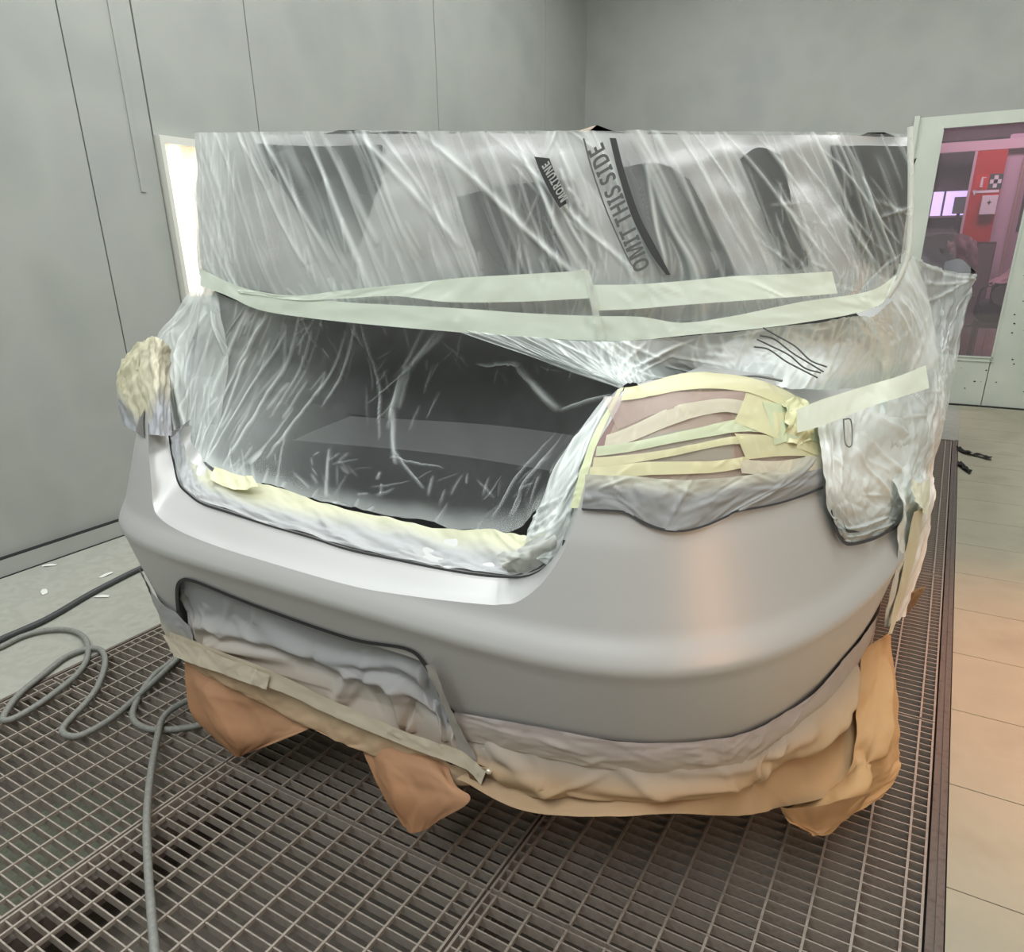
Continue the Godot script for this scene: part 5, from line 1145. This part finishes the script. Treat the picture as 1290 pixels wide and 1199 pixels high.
func build_hoses() -> void:
	var h := thing("air_hose", "grey air hose looping over the left gratings and running out of view at the bottom", "hose", Vector3.ZERO)
	var p := pts([-2.466, 0.03, -0.775, -2.489, 0.03, -0.875, -2.482, 0.03, -0.919, -2.492, 0.03, -0.985, -2.472, 0.03, -1.039, -2.412, 0.03, -1.085, -2.331, 0.03, -1.092, -2.243, 0.03, -1.063, -2.154, 0.03, -1.006, -2.098, 0.03, -0.943, -2.067, 0.03, -0.878, -2.043, 0.03, -0.809, -2.032, 0.03, -0.75, -2.038, 0.03, -0.718, -2.065, 0.03, -0.719, -2.137, 0.03, -0.793, -2.185, 0.03, -0.885, -2.229, 0.03, -0.981, -2.222, 0.03, -1.041, -2.188, 0.03, -1.065, -2.132, 0.03, -1.051, -2.059, 0.03, -1.006, -1.974, 0.03, -0.93, -1.926, 0.03, -0.866, -1.899, 0.03, -0.817, -1.869, 0.03, -0.772, -1.836, 0.03, -0.76, -1.801, 0.03, -0.771, -1.791, 0.03, -0.808, -1.795, 0.03, -0.866, -1.826, 0.03, -0.957, -1.868, 0.03, -1.062, -1.908, 0.03, -1.159, -1.949, 0.03, -1.279, -1.963, 0.03, -1.403])
	var under := pts([-1.1, 0.02, -1.9, -1.3, 0.02, -2.0])
	var q := pts([-1.953, 0.012, -1.326, -1.942, 0.012, -1.219, -1.907, 0.012, -1.108, -1.895, 0.012, -1.064, -1.845, 0.012, -0.986, -1.777, 0.012, -0.914, -1.727, 0.012, -0.888, -1.673, 0.012, -0.886, -1.629, 0.012, -0.903, -1.582, 0.012, -0.941, -1.549, 0.012, -0.984, -1.522, 0.012, -1.035])
	var under2 := pts([-1.499, 0.012, -1.112, -1.562, 0.012, -1.167, -1.641, 0.012, -1.147])
	var r := pts([-1.649, 0.03, -1.074, -1.666, 0.03, -1.015, -1.668, 0.03, -0.959, -1.646, 0.03, -0.914, -1.583, 0.03, -0.856, -1.509, 0.03, -0.792, -1.416, 0.03, -0.717, -1.329, 0.03, -0.654, -1.226, 0.03, -0.587, -1.121, 0.03, -0.522, -1.021, 0.03, -0.461, -0.902, 0.03, -0.385])
	p.append_array(under)
	p.append_array(q)
	p.append_array(under2)
	p.append_array(r)
	for i in p.size():
		p[i].y = 0.0085 if p[i].y < 0.015 else (0.0245 if i > 50 else 0.012)
	part(h, "hose", tube(p, 0.0088, 620, 10), M.hose)
	var d := thing("air_hose", "dark grey hose running from the left edge behind the car", "hose", Vector3.ZERO)
	var k := pts([-2.493, 0.012, -0.782, -2.532, 0.012, -0.939, -2.536, 0.012, -0.99, -2.545, 0.012, -1.1, -2.6, 0.012, -1.275, -2.626, 0.012, -1.385, -2.648, 0.012, -1.499, -2.656, 0.012, -1.611, -2.665, 0.012, -1.77, -2.676, 0.012, -1.989])
	part(d, "hose", tube(k, 0.0105, 120, 10), M.hose_dark)


func build_small_things() -> void:
	# torn strips of dark film by the far end of the grating
	var d := thing("debris", "torn black scraps lying on the floor beside the far end of the grating", "debris", Vector3.ZERO)
	part(d, "scrap", sheet([[0.179, 0.012, -5.186, 0.222, 0.012, -5.101, 0.283, 0.012, -5.03, 0.363, 0.012, -4.972], [0.183, 0.016, -5.085, 0.225, 0.016, -5.003, 0.282, 0.016, -4.973, 0.353, 0.016, -4.912]], 24, 4, {"crinkle": [0.012, 12, 12, 3], "toward": Vector3(0, 5, -4)}), M.rubber)
	part(d, "scrap", sheet([[0.19, 0.012, -4.804, 0.221, 0.012, -4.746, 0.259, 0.012, -4.605], [0.185, 0.016, -4.712, 0.217, 0.016, -4.62, 0.247, 0.016, -4.549]], 16, 4, {"crinkle": [0.012, 12, 12, 5], "toward": Vector3(0, 5, -4)}), M.rubber)
	# paint flakes on the left floor
	var k := 0
	var fm := flat(Color(0.85, 0.86, 0.83), 0.7)
	for at in [[-3.038, 0.002, -1.372, -3.035, 0.002, -1.374], [-2.736, 0.002, -1.432, -2.734, 0.002, -1.433], [-2.801, 0.002, -1.225, -2.798, 0.002, -1.227], [-2.567, 0.002, -1.308, -2.564, 0.002, -1.309]]:
		var where: String = ["nearest the left wall's baseboard", "above the dark hose, closest to the car", "between the baseboard and the dark hose", "just below the dark hose"][k]
		var f: MeshInstance3D = part(self, "paint_flake", sheet([[-0.03, 0, -0.008, 0.0, 0.002, -0.012, 0.03, 0, -0.006], [-0.025, 0, 0.008, 0.0, 0.002, 0.01, 0.025, 0, 0.007]], 6, 3, {"depth": 0.001, "toward": Vector3(0, 5, 0)}), fm, Vector3(at[0], at[1], at[2]))
		tag(f, "white paint flake on the left floor, " + where, "paint flake", "white flakes on the left floor")
		f.rotation.y = 0.7 + k
		k += 1
	# two warm lamps at the right, out of the picture
	var hp := thing("work_lamp", "warm heater panel on a stand behind the car's right corner", "lamp", Vector3(1.3, 0, -0.5))
	var pc := CylinderMesh.new()
	pc.top_radius = 0.015
	pc.bottom_radius = 0.015
	pc.height = 1.1
	part(hp, "pole", pc, M.rubber, Vector3(0.06, 0.57, 0.04))
	box(hp, "base", Vector3(0.06, 0.016, 0.04), Vector3(0.3, 0.03, 0.3), M.rubber)
	var hh := box(hp, "housing", Vector3(0, 0.95, 0), Vector3(0.52, 0.42, 0.06), M.rubber)
	var hg := StandardMaterial3D.new()
	hg.emission_enabled = true
	hg.emission = Color(1, 0.66, 0.40)
	hg.emission_energy_multiplier = 0.6
	box(hh, "lamp_glass", Vector3(0, 0, -0.033), Vector3(0.48, 0.38, 0.006), hg)
	hh.look_at_from_position(Vector3(1.3, 0.95, -0.5), Vector3(0, 0.55, -1.2))
	area_light(hh.to_global(Vector3(0, 0, -0.05)), Vector3.ZERO, Vector2(0.48, 0.38), 0.32, Color(1, 0.70, 0.46))
	(get_child(get_child_count() - 1) as Node3D).look_at_from_position(hh.to_global(Vector3(0, 0, -0.05)), Vector3(0, 0.55, -1.2))
	warm_lamp("tall infrared drying lamp on a stand beside the right booth wall", Vector3(1.36, 2.3, -2.2), Vector3(0.62, 0.0, -2.25), 27.0, 4.5)


func warm_lamp(label: String, at: Vector3, aim: Vector3, cone: float, energy: float) -> void:
	var lamp := thing("work_lamp", label, "lamp", Vector3(at.x + 0.06, 0, at.z))
	var cyl := CylinderMesh.new()
	cyl.top_radius = 0.015
	cyl.bottom_radius = 0.015
	cyl.height = at.y - 0.1
	part(lamp, "pole", cyl, M.rubber, Vector3(0.06, at.y / 2 - 0.03, 0))
	var ft := CylinderMesh.new()
	ft.top_radius = 0.10
	ft.bottom_radius = 0.11
	ft.height = 0.03
	part(lamp, "base", ft, M.rubber, Vector3(0.02, 0.016, 0))
	var head := box(lamp, "housing", Vector3(0.0, at.y, 0), Vector3(0.20, 0.16, 0.08), M.rubber)
	var gl := StandardMaterial3D.new()
	gl.emission_enabled = true
	gl.emission = Color(1, 0.62, 0.30)
	gl.emission_energy_multiplier = 2.0
	var face := box(head, "lamp_glass", Vector3(0, 0, -0.044), Vector3(0.17, 0.13, 0.008), gl)
	head.look_at_from_position(Vector3(at.x + 0.06, at.y, at.z), aim)
	var sp := SpotLight3D.new()
	sp.name = "work_glow"
	sp.light_color = Color(1, 0.58, 0.26)
	sp.light_energy = energy
	sp.light_size = 0.08
	sp.spot_angle = cone
	sp.spot_attenuation = 2.0
	sp.spot_range = 12.0
	sp.spot_angle_attenuation = 1.0
	sp.shadow_enabled = true
	add_child(sp, true)
	var d := (aim - head.global_position).normalized()
	sp.look_at_from_position(head.global_position + d * 0.07, aim)
